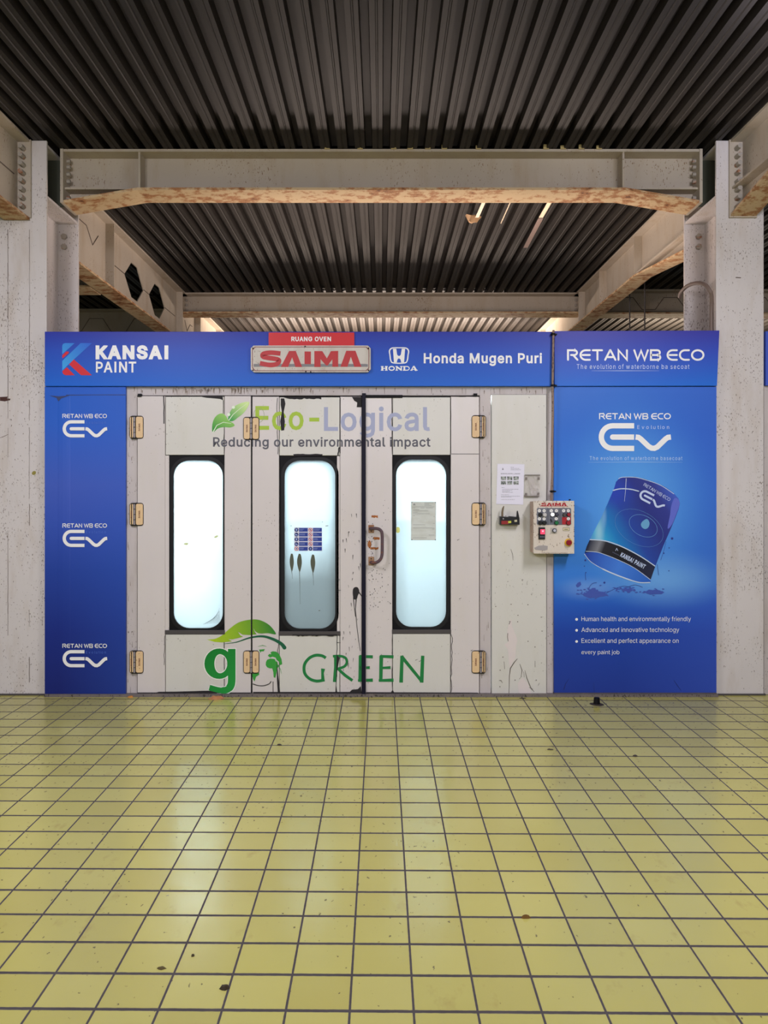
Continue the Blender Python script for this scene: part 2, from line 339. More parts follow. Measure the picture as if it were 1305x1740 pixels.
def one_glyph(code, off):
    """each outer ring filled with its own holes, rings that cross lie a hair apart"""
    rings = [[tuple(float(c) for c in p.split(',')) for p in r.split()] for r in code.split('|')]
    cw = lambda r: sum(r[i - 1][0] * r[i][1] - r[i][0] * r[i - 1][1] for i in range(len(r))) < 0
    outer = [r for r in rings if cw(r)]; holes = [r for r in rings if not cw(r)]
    V, F = [], []; thin = min(off, 0.0) * 500; d = max(off, 0.0) * 500
    def put(v, f, up):
        o = len(V); V.extend((a, b, up) for a, b in v); F.extend(tuple(i + o for i in g) for g in f)
    for k, r in enumerate(outer):
        fat = lambda q: fatten(q, thin) if thin else q
        v, f = filled([fat(r)] + [fat(h) for h in holes if inside(h[0], r)]); put(v, f, k * 4e-5)
    if d:       # heavier weight: a mitred band along the outside of every outline
        up = 1.6e-4
        for r in rings:
            m = len(r); nr = []
            for i in range(m):
                a, b = Vector(r[i]), Vector(r[(i + 1) % m]); u = (b - a).normalized(); nr.append(Vector((-u.y, u.x)))
            for i in range(m):
                a, b, n0, n1 = Vector(r[i]), Vector(r[(i + 1) % m]), nr[i - 1], nr[i]
                up += 4e-6; put([tuple(a), tuple(b), tuple(b + n1 * d), tuple(a + n1 * d)], [(0, 1, 2, 3)], up)
                if n0.x * n1.y - n0.y * n1.x < -.02:
                    h = n0 + n1
                    if h.length > .3:
                        h.normalize(); up += 4e-6; put([tuple(a), tuple(a + n0 * d), tuple(a + h * d / max(.55, h.dot(n1))), tuple(a + n1 * d)], [(0, 1, 2, 3)], up)
    return V, F
def glyphs(body, off=0.0, space=1.0):
    """off = extra stroke weight in em, space = letter spacing factor"""
    key = (body, off, space)
    if key in _gc: return _gc[key]
    vs_, fs_ = [], []; x = 0; n = 0
    for ch in body:
        adv, code = FONT[ch]
        if code:
            if (ch, off) not in _one: _one[(ch, off)] = one_glyph(code, off)
            gv, gf = _one[(ch, off)]; o = len(vs_); n += 1
            vs_ += [(x + a, b, c + (n % 2) * 2e-5) for a, b, c in gv]; fs_ += [tuple(k + o for k in f) for f in gf]
        x += adv * space + off * 900
    _gc[key] = (vs_, fs_); return _gc[key]

def plate(outer, holes, Y0, Y1):
    """XZ plate with holes, from Y0 to Y1, as a Part"""
    cu = D.curves.new('plate', 'CURVE'); cu.dimensions = '2D'; cu.fill_mode = 'BOTH'; cu.extrude = abs(Y1 - Y0) / 2
    for ring in [outer] + holes:
        sp = cu.splines.new('POLY'); sp.points.add(len(ring) - 1); sp.use_cyclic_u = True
        for p, q in zip(sp.points, ring): p.co = (q[0], q[1], 0, 1)
    o = D.objects.new('plate', cu); COL.objects.link(o); bpy.context.view_layer.update()
    me = D.meshes.new_from_object(o.evaluated_get(bpy.context.evaluated_depsgraph_get()))
    q = Part(); ym = (Y0 + Y1) / 2
    q.v = [(v.co.x, ym + v.co.z, v.co.y) for v in me.vertices]; q.f = [tuple(p.vertices) for p in me.polygons]
    D.objects.remove(o); D.curves.remove(cu); D.meshes.remove(me); return q

def rrect(x0, y0, x1, y1, r, n=6):
    """rounded rectangle ring in whatever 2D unit is given"""
    out = []
    for cx, cy, a in ((x1 - r, y0 + r, -90), (x1 - r, y1 - r, 0), (x0 + r, y1 - r, 90), (x0 + r, y0 + r, 180)):
        for i in range(n + 1):
            t = R(a + 90 * i / n); out.append((cx + r * math.cos(t), cy + r * math.sin(t)))
    return out
def pxs(pts, Y): return [P(x, y, Y) for x, y in pts]
def arc(cx, cy, rx, ry, a0, a1, n=10):
    return [(cx + rx * math.cos(R(a0 + (a1 - a0) * i / n)), cy + ry * math.sin(R(a0 + (a1 - a0) * i / n))) for i in range(n + 1)]
def smooth_path(pts, k=6):
    out = []
    for i in range(len(pts) - 1):
        p0, p1, p2, p3 = pts[max(i - 1, 0)], pts[i], pts[i + 1], pts[min(i + 2, len(pts) - 1)]
        for j in range(k):
            t = j / k
            out.append(tuple(.5 * (2 * b + (c - a) * t + (2 * a - 5 * b + 4 * c - d) * t * t + (3 * b - a - 3 * c + d) * t ** 3) for a, b, c, d in zip(p0, p1, p2, p3)))
    return out + [tuple(pts[-1])]
def smooth_ring(pts, k=5):
    n = len(pts); out = []
    for i in range(n):
        p0, p1, p2, p3 = pts[i - 1], pts[i], pts[(i + 1) % n], pts[(i + 2) % n]
        for j in range(k):
            t = j / k
            out.append(tuple(.5 * (2 * b + (c - a) * t + (2 * a - 5 * b + 4 * c - d) * t * t + (3 * b - a - 3 * c + d) * t ** 3) for a, b, c, d in zip(p0, p1, p2, p3)))
    return out
def z_of(pts, ox, oy, s): return [(ox + x / s, oy + y / s) for x, y in pts]     # points read off an enlarged crop

def tag(o, label, cat, group=None, kind=None):
    o['label'] = label; o['category'] = cat
    if group: o['group'] = group
    if kind: o['kind'] = kind
    return o
def thing(name, label, cat, loc, group=None, kind=None):
    o = D.objects.new(name, None); o.empty_display_size = .1; o.location = loc; COL.objects.link(o)
    return tag(o, label, cat, group, kind)

# ------------------------------------------------------------------ materials
M_white_print = flat('white print', (238, 236, 242), .4)
M_white_dim = flat('pale print', (190, 205, 235), .4)
M_red_print = flat('red print', (205, 35, 48), .4)
M_black = flat('black rubber', (9, 9, 14), .55, .2)
M_blackgloss = flat('black plastic', (30, 30, 33), .3)
M_darkgrey = flat('dark grey metal', (72, 68, 68), .5)
M_door = worn('door enamel', (212, 205, 204), .28, .05, (130, 120, 114), -.006, (200, 194, 180), .25, spec=.5)
M_film = worn('old door film', (211, 209, 203), .33, .05, (130, 124, 116), -.006, (196, 193, 178), .3, spec=.5)
M_frame = worn('frame enamel', (198, 190, 189), .45, .10, (90, 80, 74), .004, (156, 142, 130), .4)
M_column = worn('column paint', (212, 206, 205), .5, .10, (116, 104, 96), .040, (176, 160, 142), .4, vscale=1.1)
M_steel = worn('beam paint', (186, 175, 159), .6, .14, (122, 96, 70), .02, (158, 136, 106), .45)
M_rust = rusty('rusted flange paint', (206, 180, 142), (152, 92, 44), .86)
M_bolt = rusty('bolt steel', (165, 158, 148), amt=.3)
M_seam = flat('dark seam', (38, 34, 34), .8)
M_weld = flat('weld line', (95, 84, 76), .8)
M_torn = worn('torn film backing', (36, 33, 36), .7, .3, (90, 80, 70), .05)
M_hinge = worn('cream hinge enamel', (226, 194, 150), .4, .06, (120, 80, 50), .02, (200, 160, 120), .3)
M_knuckle = flat('hinge knuckle steel', (150, 144, 148), .35, metal=.15)
M_brown = flat('brown print', (110, 50, 35), .6)
M_pipe = worn('cable sheath', (150, 128, 116), .6, .2, (80, 55, 45), .06)

# floor: square glazed tiles, skewed a hair to the booth
t = NT('yellow tiles', .2, .5)
sx = t.n('ShaderNodeSeparateXYZ'); t.l(t.pos(), sx.inputs[0])
T = .2012
u = t.math('DIVIDE', t.math('ADD', sx.outputs[0], .0995 + 40 * T), T)
v = t.math('DIVIDE', t.math('ADD', t.math('ADD', sx.outputs[1], t.math('MULTIPLY', sx.outputs[0], .0125)), -2.722 + 40 * T), T)
def edge(a):
    f = t.math('FRACT', a); return t.math('MULTIPLY', t.math('MINIMUM', f, t.math('SUBTRACT', 1.0, f)), T)
dist = t.math('MINIMUM', t.math('MULTIPLY', edge(u), .92), t.math('MULTIPLY', edge(v), .46))
wob = t.math('ADD', dist, t.math('MULTIPLY', t.math('SUBTRACT', t.noise(40, 2), .5), .0016))
tile = t.ramp(t.math('MULTIPLY', wob, 100), [(.30, 0.0), (.42, 1.0)])
cell = t.n('ShaderNodeCombineXYZ'); t.l(t.math('FLOOR', u), cell.inputs[0]); t.l(t.math('FLOOR', v), cell.inputs[1])
wn = t.n('ShaderNodeTexWhiteNoise'); t.l(cell.outputs[0], wn.inputs['Vector'])
c = t.ramp(wn.outputs['Value'], [(0, C(176, 168, 91)), (.5, C(182, 175, 95)), (1, C(186, 179, 103))])
c = t.mix(t.ramp(t.noise(1.1, 4), [(.35, 0.0), (.8, .5)]), c, C(166, 157, 85))
c = t.mix(t.ramp(t.noise(7, 5, t.scaled(1, .5, 1, 3.0), .65), [(.62, 0.0), (.80, .55)]), c, C(150, 128, 70))
sp = t.math('ADD', t.noise(60, 3), t.math('MULTIPLY', t.ramp(sx.outputs[1], [(0, 0.0), (1, 1.0)]), 0.0))
far = t.n('ShaderNodeMapRange'); t.l(sx.outputs[1], far.inputs[0]); far.inputs[1].default_value = 3.0; far.inputs[2].default_value = 6.9; far.inputs[3].default_value = 0; far.inputs[4].default_value = .055
sp = t.math('ADD', t.noise(48, 3, t.scaled(1, .6, 1)), t.math('ADD', far.outputs[0], t.math('MULTIPLY', t.noise(1.6, 2, t.scaled(1, 1, 1, 9.0)), .16)))
c = t.mix(t.ramp(sp, [(.785, 0.0), (.81, .75)]), c, C(74, 62, 48))
grout = t.mix(t.noise(6, 3), C(56, 50, 53), C(80, 73, 75))
t.color(t.mix(tile, grout, c))
rg = t.mix(tile, (.8, .8, .8, 1), t.ramp(t.noise(3.0, 4), [(.3, .15), (.8, .27)])); t.l(rg, t.b.inputs['Roughness'])
t.bump(tile, .25, .002)
M_floor = t.m

# ribbed galvanised decking
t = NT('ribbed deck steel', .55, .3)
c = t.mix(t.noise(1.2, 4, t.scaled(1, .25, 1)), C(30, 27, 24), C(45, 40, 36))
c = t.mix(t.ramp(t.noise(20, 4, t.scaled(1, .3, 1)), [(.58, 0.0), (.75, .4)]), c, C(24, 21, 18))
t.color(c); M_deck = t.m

# frosted window film that glows with the light inside the booth
def frosted(name, dimmed):
    m = D.materials.new(name); m.use_nodes = True; nt = m.node_tree; nt.nodes.clear()
    t = NT.__new__(NT); t.m = m; t.t = nt; t._pos = None
    out = t.n('ShaderNodeOutputMaterial'); tr = t.n('ShaderNodeBsdfTranslucent'); gl = t.n('ShaderNodeBsdfGlossy'); df = t.n('ShaderNodeBsdfDiffuse')
    gl.inputs['Roughness'].default_value = .15; df.inputs[0].default_value = (.55, .62, .62, 1)
    sx = t.n('ShaderNodeSeparateXYZ'); t.l(t.pos(), sx.inputs[0])
    c = t.mix(t.ramp(t.noise(2.2, 5, t.scaled(1, 1, 1.6), .6), [(.3, 0.0), (.8, .6)]), (.87, .94, .97, 1), (.80, .90, .94, 1))
    if dimmed:     # weaker glow from behind, painted into the lower part of this pane
        f = t.math('ADD', t.math('MULTIPLY', sx.outputs[2], -1.1), t.math('MULTIPLY', t.noise(2.5, 5), .45))
        c = t.mix(t.ramp(t.math('ADD', f, 1.35), [(.18, 0.0), (.55, .75)]), c, (.36, .39, .40, 1))
        c = t.mix(.15, c, (.55, .62, .66, 1))
    t.l(c, tr.inputs[0])
    a = t.n('ShaderNodeMixShader'); a.inputs[0].default_value = .12; t.l(tr.outputs[0], a.inputs[1]); t.l(df.outputs[0], a.inputs[2])
    b = t.n('ShaderNodeMixShader'); b.inputs[0].default_value = .04; t.l(a.outputs[0], b.inputs[1]); t.l(gl.outputs[0], b.inputs[2])
    t.l(b.outputs[0], out.inputs[0]); return m
M_pane = frosted('frosted window film', False)
M_pane_dimmed = frosted('window film painted dimmer', True)

# ------------------------------------------------------------------ setting: floor, decks, columns, beams
Q = Part(); Q.box(-9, 9, -5, 18.5, -.1, 0)
tag(Q.build('floor', M_floor), 'yellow square tiled workshop floor with dark grout', 'floor', kind='structure')

def deck(x0, x1, y0, y1, z, label):
    q = Part(); pitch = .142; n = int((x1 - x0) / pitch); prof = []
    for i in range(n):
        b = x0 + i * pitch
        prof += [(b, z), (b + .034, z), (b + .040, z + .006), (b + .046, z + .006), (b + .052, z), (b + .080, z), (b + .086, z + .075), (b + .136, z + .075)]
    m = len(prof)
    v = [(x, y0, zz) for x, zz in prof] + [(x, y1, zz) for x, zz in prof] + [(x, y0, z + .11) for x, zz in prof] + [(x, y1, z + .11) for x, zz in prof]
    f = [(i, i + 1, i + 1 + m, i + m) for i in range(m - 1)] + [(2 * m, 3 * m, 4 * m - 1, 3 * m - 1)]
    q.add(v, f)
    return tag(q.build('ceiling', M_deck), label, 'ceiling', kind='structure')
ZD = 4.42
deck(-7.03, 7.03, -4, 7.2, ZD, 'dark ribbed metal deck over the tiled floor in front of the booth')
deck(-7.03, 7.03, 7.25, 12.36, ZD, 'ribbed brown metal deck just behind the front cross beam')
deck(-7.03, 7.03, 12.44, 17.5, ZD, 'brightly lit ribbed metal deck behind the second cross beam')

def column(sgn, label):
    xc = 2.858 * sgn
    r = thing('steel_column', label, 'column', (xc, 7.27, 0), kind='structure')
    Part().box(xc - .19, xc + .19, 6.90, 6.925, 0, ZD).build('front_flange', M_column, r, .003)
    Part().box(xc - .19, xc + .19, 7.62, 7.645, 0, ZD).build('rear_flange', M_column, r, .003)
    Part().box(xc - .012, xc + .012, 6.925, 7.62, 0, ZD).build('web', M_column, r)
    for z in (3.97, 4.38):
        for e in (-1, 1): Part().box(min(xc + e * .012, xc + e * .185), max(xc + e * .012, xc + e * .185), 6.925, 7.62, z, z + .02).build('stiffener', M_column, r)
    for z in (3.86, 3.77):
        Part().cyl((xc - sgn * .07, 7.62, z), .026, (0, -1, 0), .03, 6).build('bolt', M_bolt, r)
    q = Part(); q.box(xc - .2, xc + .2, 6.885, 6.91, 0, .012); q.build('foot_plate', M_darkgrey, r)
    return r
column(-1, 'worn off-white steel column at the left end of the booth')
column(1, 'worn off-white steel column at the right end of the booth')

def bolts(r, pts, axis, rad=.017, h=.028):
    for p in pts: Part().cyl(p, rad, axis, h, 6).build('bolt', M_bolt, r)

# front cross beam with haunched ends
def cross_beam(yw, fw, zb, xe, label, haunch=None, stiff=()):
    r = thing('cross_beam', label, 'beam', (0, yw, zb), kind='structure')
    y0, y1 = yw - fw / 2, yw + fw / 2
    Part().box(-xe, xe, y0, y1, ZD - .022, ZD - .001).build('top_flange', M_steel, r)
    if haunch:
        xh, zh = haunch
        Part().prism([(-xe, zh), (-xh, zb), (xh, zb), (xe, zh), (xe, ZD - .022), (-xe, ZD - .022)], yw - .006, yw + .006).build('web', M_steel, r)
        Part().prism([(-xe, zh), (-xh, zb), (xh, zb), (xe, zh), (xe, zh - .02), (xh, zb - .02), (-xh, zb - .02), (-xe, zh - .02)], y0, y1).build('bottom_flange', M_rust, r)
        for e in (-1, 1):
            q = Part().prism([(e * xh, zb), (e * xe, zb + .012), (e * xe, zb - .004), (e * xh, zb - .004)], y0 + .03, yw - .006); q.build('inner_flange', M_steel, r)
    else:
        Part().box(-xe, xe, yw - .006, yw + .006, zb, ZD - .022).build('web', M_steel, r)
        Part().box(-xe, xe, y0, y1, zb - .02, zb).build('bottom_flange', M_rust, r)
    for x in stiff: Part().box(x - .008, x + .008, y0 + .01, yw, zb, ZD - .022).build('stiffener', M_steel, r)
    for e in (-1, 1):
        zz = haunch[1] if haunch else zb
        Part().box(e * xe - .012, e * xe + .012, y0 - .01, y1 + .01, zz - .02, ZD - .002).build('end_plate', M_steel, r)
    return r
b1 = cross_beam(7.23, .32, 4.105, 2.608, 'pale steel cross beam with rusty haunched underside, nearest over the booth', (1.995, 4.0), (-1.98, 1.98))
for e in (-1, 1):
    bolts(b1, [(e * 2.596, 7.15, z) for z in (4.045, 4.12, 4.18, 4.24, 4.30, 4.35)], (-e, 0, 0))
    q = Part(); q.box(min(e * 2.622, e * 2.846), max(e * 2.622, e * 2.846), 7.215, 7.245, 4.0, 4.40); q.build('stub', flat('dark grey-green', (72, 75, 64), .7), b1)  # stub coloured darker than the rest of the beam
for px in (556, 612, 669, 697, 727, 755, 813, 928, 957, 988, 1018):
    X, _ = P(px, 250, 7.06); Part().box(X - .022, X + .022, 7.055, 7.075, ZD - .004, ZD + .022 + random.uniform(0, .02)).build('closure_tab', flat('tab %d' % px, (190, 172, 120), .7), b1)
b2 = cross_beam(12.40, .34, 4.15, 2.87, 'second steel cross beam further back, seen under the nearest beam')
for e in (-1, 1):
    Part().box(e * 2.78 - .08, e * 2.78 + .08, 12.384, 12.394, 4.16, 4.39).build('splice_plate', M_steel, b2)
    bolts(b2, [(e * 2.78, 12.384, z) for z in (4.20, 4.27, 4.34)], (0, -1, 0), .02, .02)

# beams running away from the viewer, along Y
def long_beam(xw, fw, zb, y0, y1, label, haunch=None, holes=(), stiff=(), welds=(), end_bolts=None):
    r = thing('long_beam', label, 'beam', (xw, (y0 + y1) / 2, zb), kind='structure')
    s = 1 if xw > 0 else -1
    Part().box(xw - fw / 2, xw + fw / 2, y0, y1, ZD - .022, ZD - .001).build('top_flange', M_steel, r)
    bot = [(y0, zb), (y1, zb)]
    if haunch:
        (yh, zh, near) = haunch      # haunch is at the y0 end (near=0) or the y1 end (near=1)
        bot = [(y0, zh), (yh, zb), (y1, zb)] if near == 0 else [(y0, zb), (yh, zb), (y1, zh)]
    outline = bot + [(y1, ZD - .022), (y0, ZD - .022)]
    pl = plate(outline, [[(c + dy, zc + dz) for dy, dz in ((-.39, 0), (-.12, hh), (.12, hh), (.39, 0), (.12, -hh), (-.12, -hh))] for c, zc, hh in holes], -.006, .006)
    pl.v = [(xw + y, x, z) for x, y, z in pl.v]; pl.build('web', M_steel, r)
    q = Part(); n = len(bot)
    prof = bot + [(y, z - .02) for y, z in reversed(bot)]
    q.prism(prof, xw - fw / 2, xw + fw / 2); q.v = [(y, x, z) for x, y, z in q.v]; q.build('bottom_flange', M_rust, r)
    if haunch:
        a, b = (y0, haunch[0]) if haunch[2] == 0 else (haunch[0], y1)
        Part().box(xw - fw / 2 + .01, xw + fw / 2 - .01, a, b, zb - .004, zb + .012).build('inner_flange', M_steel, r)
    for y in stiff:
        Part().box(min(xw, xw - s * fw / 2 + s * .006), max(xw, xw - s * fw / 2 + s * .006), y - .008, y + .008, zb, ZD - .022).build('stiffener', M_steel, r)
    for w in welds:
        q = Part(); q.tube([(xw - s * .008, y, z) for y, z in w], .005, 6); q.build('weld_seam', M_weld, r)
    if end_bolts:
        ye, ny, zs = end_bolts
        Part().box(xw - fw / 2 - .01, xw + fw / 2 + .01, min(ye, ye + ny * .02), max(ye, ye + ny * .02), zs[0] - .08, ZD - .002).build('end_plate', M_steel, r)
        bolts(r, [(xw - s * .055, ye + ny * .02, z) for z in zs], (0, ny, 0), .02, .075)
    return r
zs8 = [3.88 + i * .066 for i in range(8)]
long_beam(-2.895, .2, 3.80, -3, 6.875, 'pale steel beam running overhead towards the viewer, top left', end_bolts=(6.895, -1, zs8), welds=[[(5.2, 4.12), (6.8, 4.12)]])
long_beam(2.875, .2, 4.03, -3, 6.875, 'pale steel beam running overhead towards the viewer, top right', haunch=(5.6, 3.83, 1), end_bolts=(6.895, -1, zs8))
long_beam(-2.87, .2, 3.73, 7.65, 12.39, 'steel beam with hexagonal holes running back from the left column',
          holes=[(10.04, 4.04, .20), (11.06, 4.04, .20)], stiff=(9.0, 12.1),
          welds=[[(7.75, 4.06), (7.9, 4.06), (8.08, 4.20), (8.40, 4.20), (8.58, 4.06), (8.75, 4.20)], [(9.02, 4.04), (9.65, 4.04)], [(10.43, 4.04), (10.67, 4.04)], [(11.45, 4.04), (12.0, 4.04)]])
long_beam(2.85, .2, 3.978, 7.65, 12.39, 'solid steel beam with a rusty lit underside running back from the right column', haunch=(9.45, 3.80, 0), stiff=(9.45, 10.95, 12.1))
long_beam(-2.87, .2, 3.80, 12.42, 17.3, 'far steel beam continuing behind the second cross beam, on the left', stiff=(13.3, 15),
          welds=[[(12.6, 4.1), (12.75, 3.97), (12.95, 4.1), (13.1, 4.1)]])
long_beam(2.85, .2, 3.978, 12.42, 17.3, 'far steel beam continuing behind the second cross beam, on the right', stiff=(15,))

def side_beam(x0, x1, yw, fw, zb, label, hexes=(), holes=()):
    r = thing('side_beam', label, 'beam', ((x0 + x1) / 2, yw, zb), kind='structure')
    Part().box(x0, x1, yw - fw / 2, yw + fw / 2, ZD - .022, ZD - .001).build('top_flange', M_steel, r)
    Part().box(x0, x1, yw - fw / 2, yw + fw / 2, zb - .02, zb).build('bottom_flange', M_rust, r)
    Part().box(x0, x1, yw - .006, yw + .006, zb, ZD - .022).build('web', M_steel, r)
    for w in hexes: Part().tube([(x, yw - .008, z) for x, z in w], .005, 6).build('weld_seam', M_weld, r)
def zig(x0, n, p, za, zb):
    out = []; x = x0
    for i in range(n): out += [(x, za), (x + p * .3, za), (x + p * .5, zb), (x + p * .8, zb)]; x += p
    return out
side_beam(-7, -2.99, 9.05, .36, 3.73, 'steel beam in the left bay with a rusty bottom flange', hexes=[zig(-5, 3, .7, 3.85, 4.15)])
side_beam(-7, -2.99, 13.5, .34, 3.95, 'far dim steel beam in the left bay, behind the dark deck', hexes=[zig(-4.9, 3, .7, 4.08, 4.30)])
side_beam(2.97, 7, 12.2, .34, 4.10, 'steel beam in the right bay marked with welded hexagon seams', hexes=[zig(3.05, 4, .62, 4.17, 4.34), zig(3.36, 4, .62, 4.34, 4.17)])

def wob_(x0, y0, x1, y1, n, a): return [(x0 + (x1 - x0) * i / n + random.uniform(-a, a), y0 + (y1 - y0) * i / n) for i in range(n + 1)]
# grime crusted along the feet of the columns
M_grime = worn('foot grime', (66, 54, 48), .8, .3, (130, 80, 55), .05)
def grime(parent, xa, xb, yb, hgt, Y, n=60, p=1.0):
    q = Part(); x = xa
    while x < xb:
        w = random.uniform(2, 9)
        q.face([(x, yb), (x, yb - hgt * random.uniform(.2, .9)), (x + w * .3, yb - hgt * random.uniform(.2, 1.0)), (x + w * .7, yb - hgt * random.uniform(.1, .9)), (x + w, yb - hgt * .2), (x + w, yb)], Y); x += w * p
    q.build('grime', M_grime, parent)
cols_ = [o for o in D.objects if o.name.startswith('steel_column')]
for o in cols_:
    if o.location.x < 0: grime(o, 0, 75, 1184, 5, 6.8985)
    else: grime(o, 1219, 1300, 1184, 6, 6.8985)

for o in cols_:
    q = Part(); Yf = 6.8988
    if o.location.x < 0:
        for x in (13.5, 50):
            y = 390
            while y < 1165:
                l_ = random.uniform(8, 60)
                if random.random() < (.85 if y < 760 else .4): q.stroke(wob_(x, y, x, y + l_, 5, .35), random.uniform(.4, 1.1), Yf)
                y += l_
        q.stroke([(0, 744), (8, 741), (14, 738)], [.6, .9, .5], Yf)
        for x0, x1, ya, yb, n_ in ((16, 48, 570, 740, 60), (52, 74, 570, 720, 40), (5, 72, 760, 1170, 60), (70, 75.5, 860, 1060, 40)):
            for i in range(n_):
                x, y = random.uniform(x0, x1), random.uniform(ya, yb); q.stroke([(x, y), (x + random.uniform(-1.5, 1.5), y + random.uniform(.6, 3.5))], [random.uniform(.4, 1.3), .4], Yf)
    else:
        for x0, x1, ya, yb, n_ in ((1224, 1296, 520, 640, 60), (1255, 1290, 600, 650, 40), (1224, 1298, 680, 1170, 70)):
            for i in range(n_):
                x, y = random.uniform(x0, x1), random.uniform(ya, yb); q.stroke([(x, y), (x + random.uniform(-1.5, 1.5), y + random.uniform(.6, 3.5))], [random.uniform(.4, 1.3), .4], Yf)
        q.stroke([(1250, 471.5), (1259, 472)], 1.6, Yf)
    q.build('scratches', flat('column scratches', (104, 90, 82), .7), o)
    if o.location.x < 0:
        q = Part(); q.face([(0, 674.5), (13, 674), (12, 677), (18, 677.5), (17, 680), (8, 682), (0, 681)], Yf); q.build('rust_stain', flat('dark rust', (72, 44, 40), .8), o)
        q = Part(); q.face(smooth_ring([(54, 804), (57, 800.5), (61, 801.5), (60, 806), (56, 807)]), Yf); q.build('paint_spot', flat('olive spot', (140, 130, 62), .6), o)

# ------------------------------------------------------------------ booth shell
YF = 6.88
Q = Part(); Q.rpx(214, 657, 233, 1182, YF, .07); Q.rpx(815, 657, 834, 1182, YF, .07); Q.rpx(929, 657, 941, 1182, YF, .07)
Q.rpx(233, 657, 815, 672, YF, .07); Q.rpx(834, 657, 929, 670.5, YF, .07)
tag(Q.build('trim_1', M_frame, None, .003), 'dirty off-white metal frame around the booth doors', 'door frame', kind='structure')
Q = Part(); Q.box(-2.66, 2.66, 6.83, 7.0, 0, .022)
tag(Q.build('trim_2', worn('threshold paint', (120, 112, 112), .6, .25, (50, 45, 42), .08)), 'grey metal sill strip along the foot of the booth', 'threshold', kind='structure')
M_in = flat('booth lining', (225, 228, 228), .5)
for nm, bx, lb in (('wall_left', (-2.60, -2.55, 7.0, 11.5, 0, 2.78), 'white lining on the left side inside the booth'),
                   ('wall_right', (2.35, 2.40, 7.0, 11.5, 0, 2.78), 'white lining on the right side inside the booth'),
                   ('wall_back', (-2.55, 2.35, 11.45, 11.5, 0, 2.78), 'white lining at the back inside the booth')):
    tag(Part().box(*bx).build(nm, M_in), lb, 'wall', kind='structure')
tag(Part().box(-2.55, 2.35, 7.01, 11.45, 0, .03).build('booth_floor_cover', flat('grey floor cover', (150, 152, 155), .6)), 'unseen grey plate added over the tiles inside the booth', 'floor', kind='structure')  # unseen plate added to keep yellow tile bounce out of the panes
tag(Part().box(-2.60, 2.40, 6.96, 11.5, 2.78, 2.84).build('booth_roof', M_in), 'flat roof of the booth behind the blue fascia', 'roof', kind='structure')
# booth front wall behind banners and over the doors
Q = Part(); Q.rpx(78, 657, 214, 1182, 6.885, .06); Q.rpx(941, 657, 1216, 1182, 6.885, .06); Q.rpx(78, 566, 1216, 657, 6.885, .06)
tag(Q.build('wall_front', M_frame), 'off-white booth front wall behind the blue boards', 'wall', kind='structure')

trim = D.objects['trim_1']
q = Part()
for i in range(150):
    x = random.gauss(375, 60) if i % 3 else random.uniform(236, 930); x = min(max(x, 216), 926)
    q.stroke([(x, random.uniform(658, 664)), (x + random.uniform(-.6, .6), random.uniform(664, 671))], [random.uniform(.5, 2.2), .4], YF - .001)
for i in range(60):
    x = random.choice((random.uniform(216, 231), random.uniform(818, 832))); y = random.uniform(675, 1178); q.stroke([(x, y), (x, y + random.uniform(2, 12))], [.3, random.uniform(.4, 1.0)], YF - .001)
q.build('grime', worn('rail grime', (136, 122, 112), .7, .2, (90, 75, 65), .05), trim)

# ------------------------------------------------------------------ door leaves
YD = 6.862                      # door face
TH = .05
def seam(q, pts, w=1.1): q.stroke(pts, w, YD - .0012)
def jag(xa, xb, y, amp, n, up):
    out = []
    for i in range(n + 1):
        out.append((xa + (xb - xa) * i / n, y + random.uniform(.15, 1) * amp * up))
    return out
def hinge(parent, cx, cy, lw, rw):
    h = D.objects.new('hinge', None); COL.objects.link(h); h.parent = parent
    X, Z = P(cx, cy, YD); h.location = Vector((X, YD, Z)) - parent.location
    yb = YD - .004
    Part().prism(pxs(rrect(cx - lw - 3.6, cy - 19.6, cx + rw + 3.8, cy + 19.6, 5), yb), yb, YD + .002).build('backing', M_seam, h)
    Part().prism(pxs(rrect(cx - lw - 2.6, cy - 18, cx - 2.4, cy + 18, 3), yb - .01), yb - .012, yb).build('leaf_plate', M_hinge, h, .002)
    Part().prism(pxs(rrect(cx + 2.4, cy - 18, cx + rw + 2.6, cy + 18, 3), yb - .01), yb - .012, yb).build('leaf_plate', M_hinge, h, .002)
    q = Part()
    for k in range(4):
        (x, z1), (_, z0) = P(cx, cy - 18 + 9 * k + .6, yb), P(cx, cy - 18 + 9 * k + 8.6, yb)
        q.cyl((x, yb - .0065, z0), .0085, (0, 0, 1), z1 - z0, 12)
    q.build('barrel', M_knuckle, h)
    q = Part()
    for mx, ht in ((cx - 2.4 - lw / 2, min(3, lw * .36)), (cx + 2.4 + rw / 2, min(3, rw * .36))):
        q.text('SAIMA', (0, 0, 13, ht), yb - .0125, .03, tilt=lambda u, w, mx=mx: (mx - 1.5 + w, cy + 6.5 - u))
    q.build('lettering', M_brown, h)
    return h

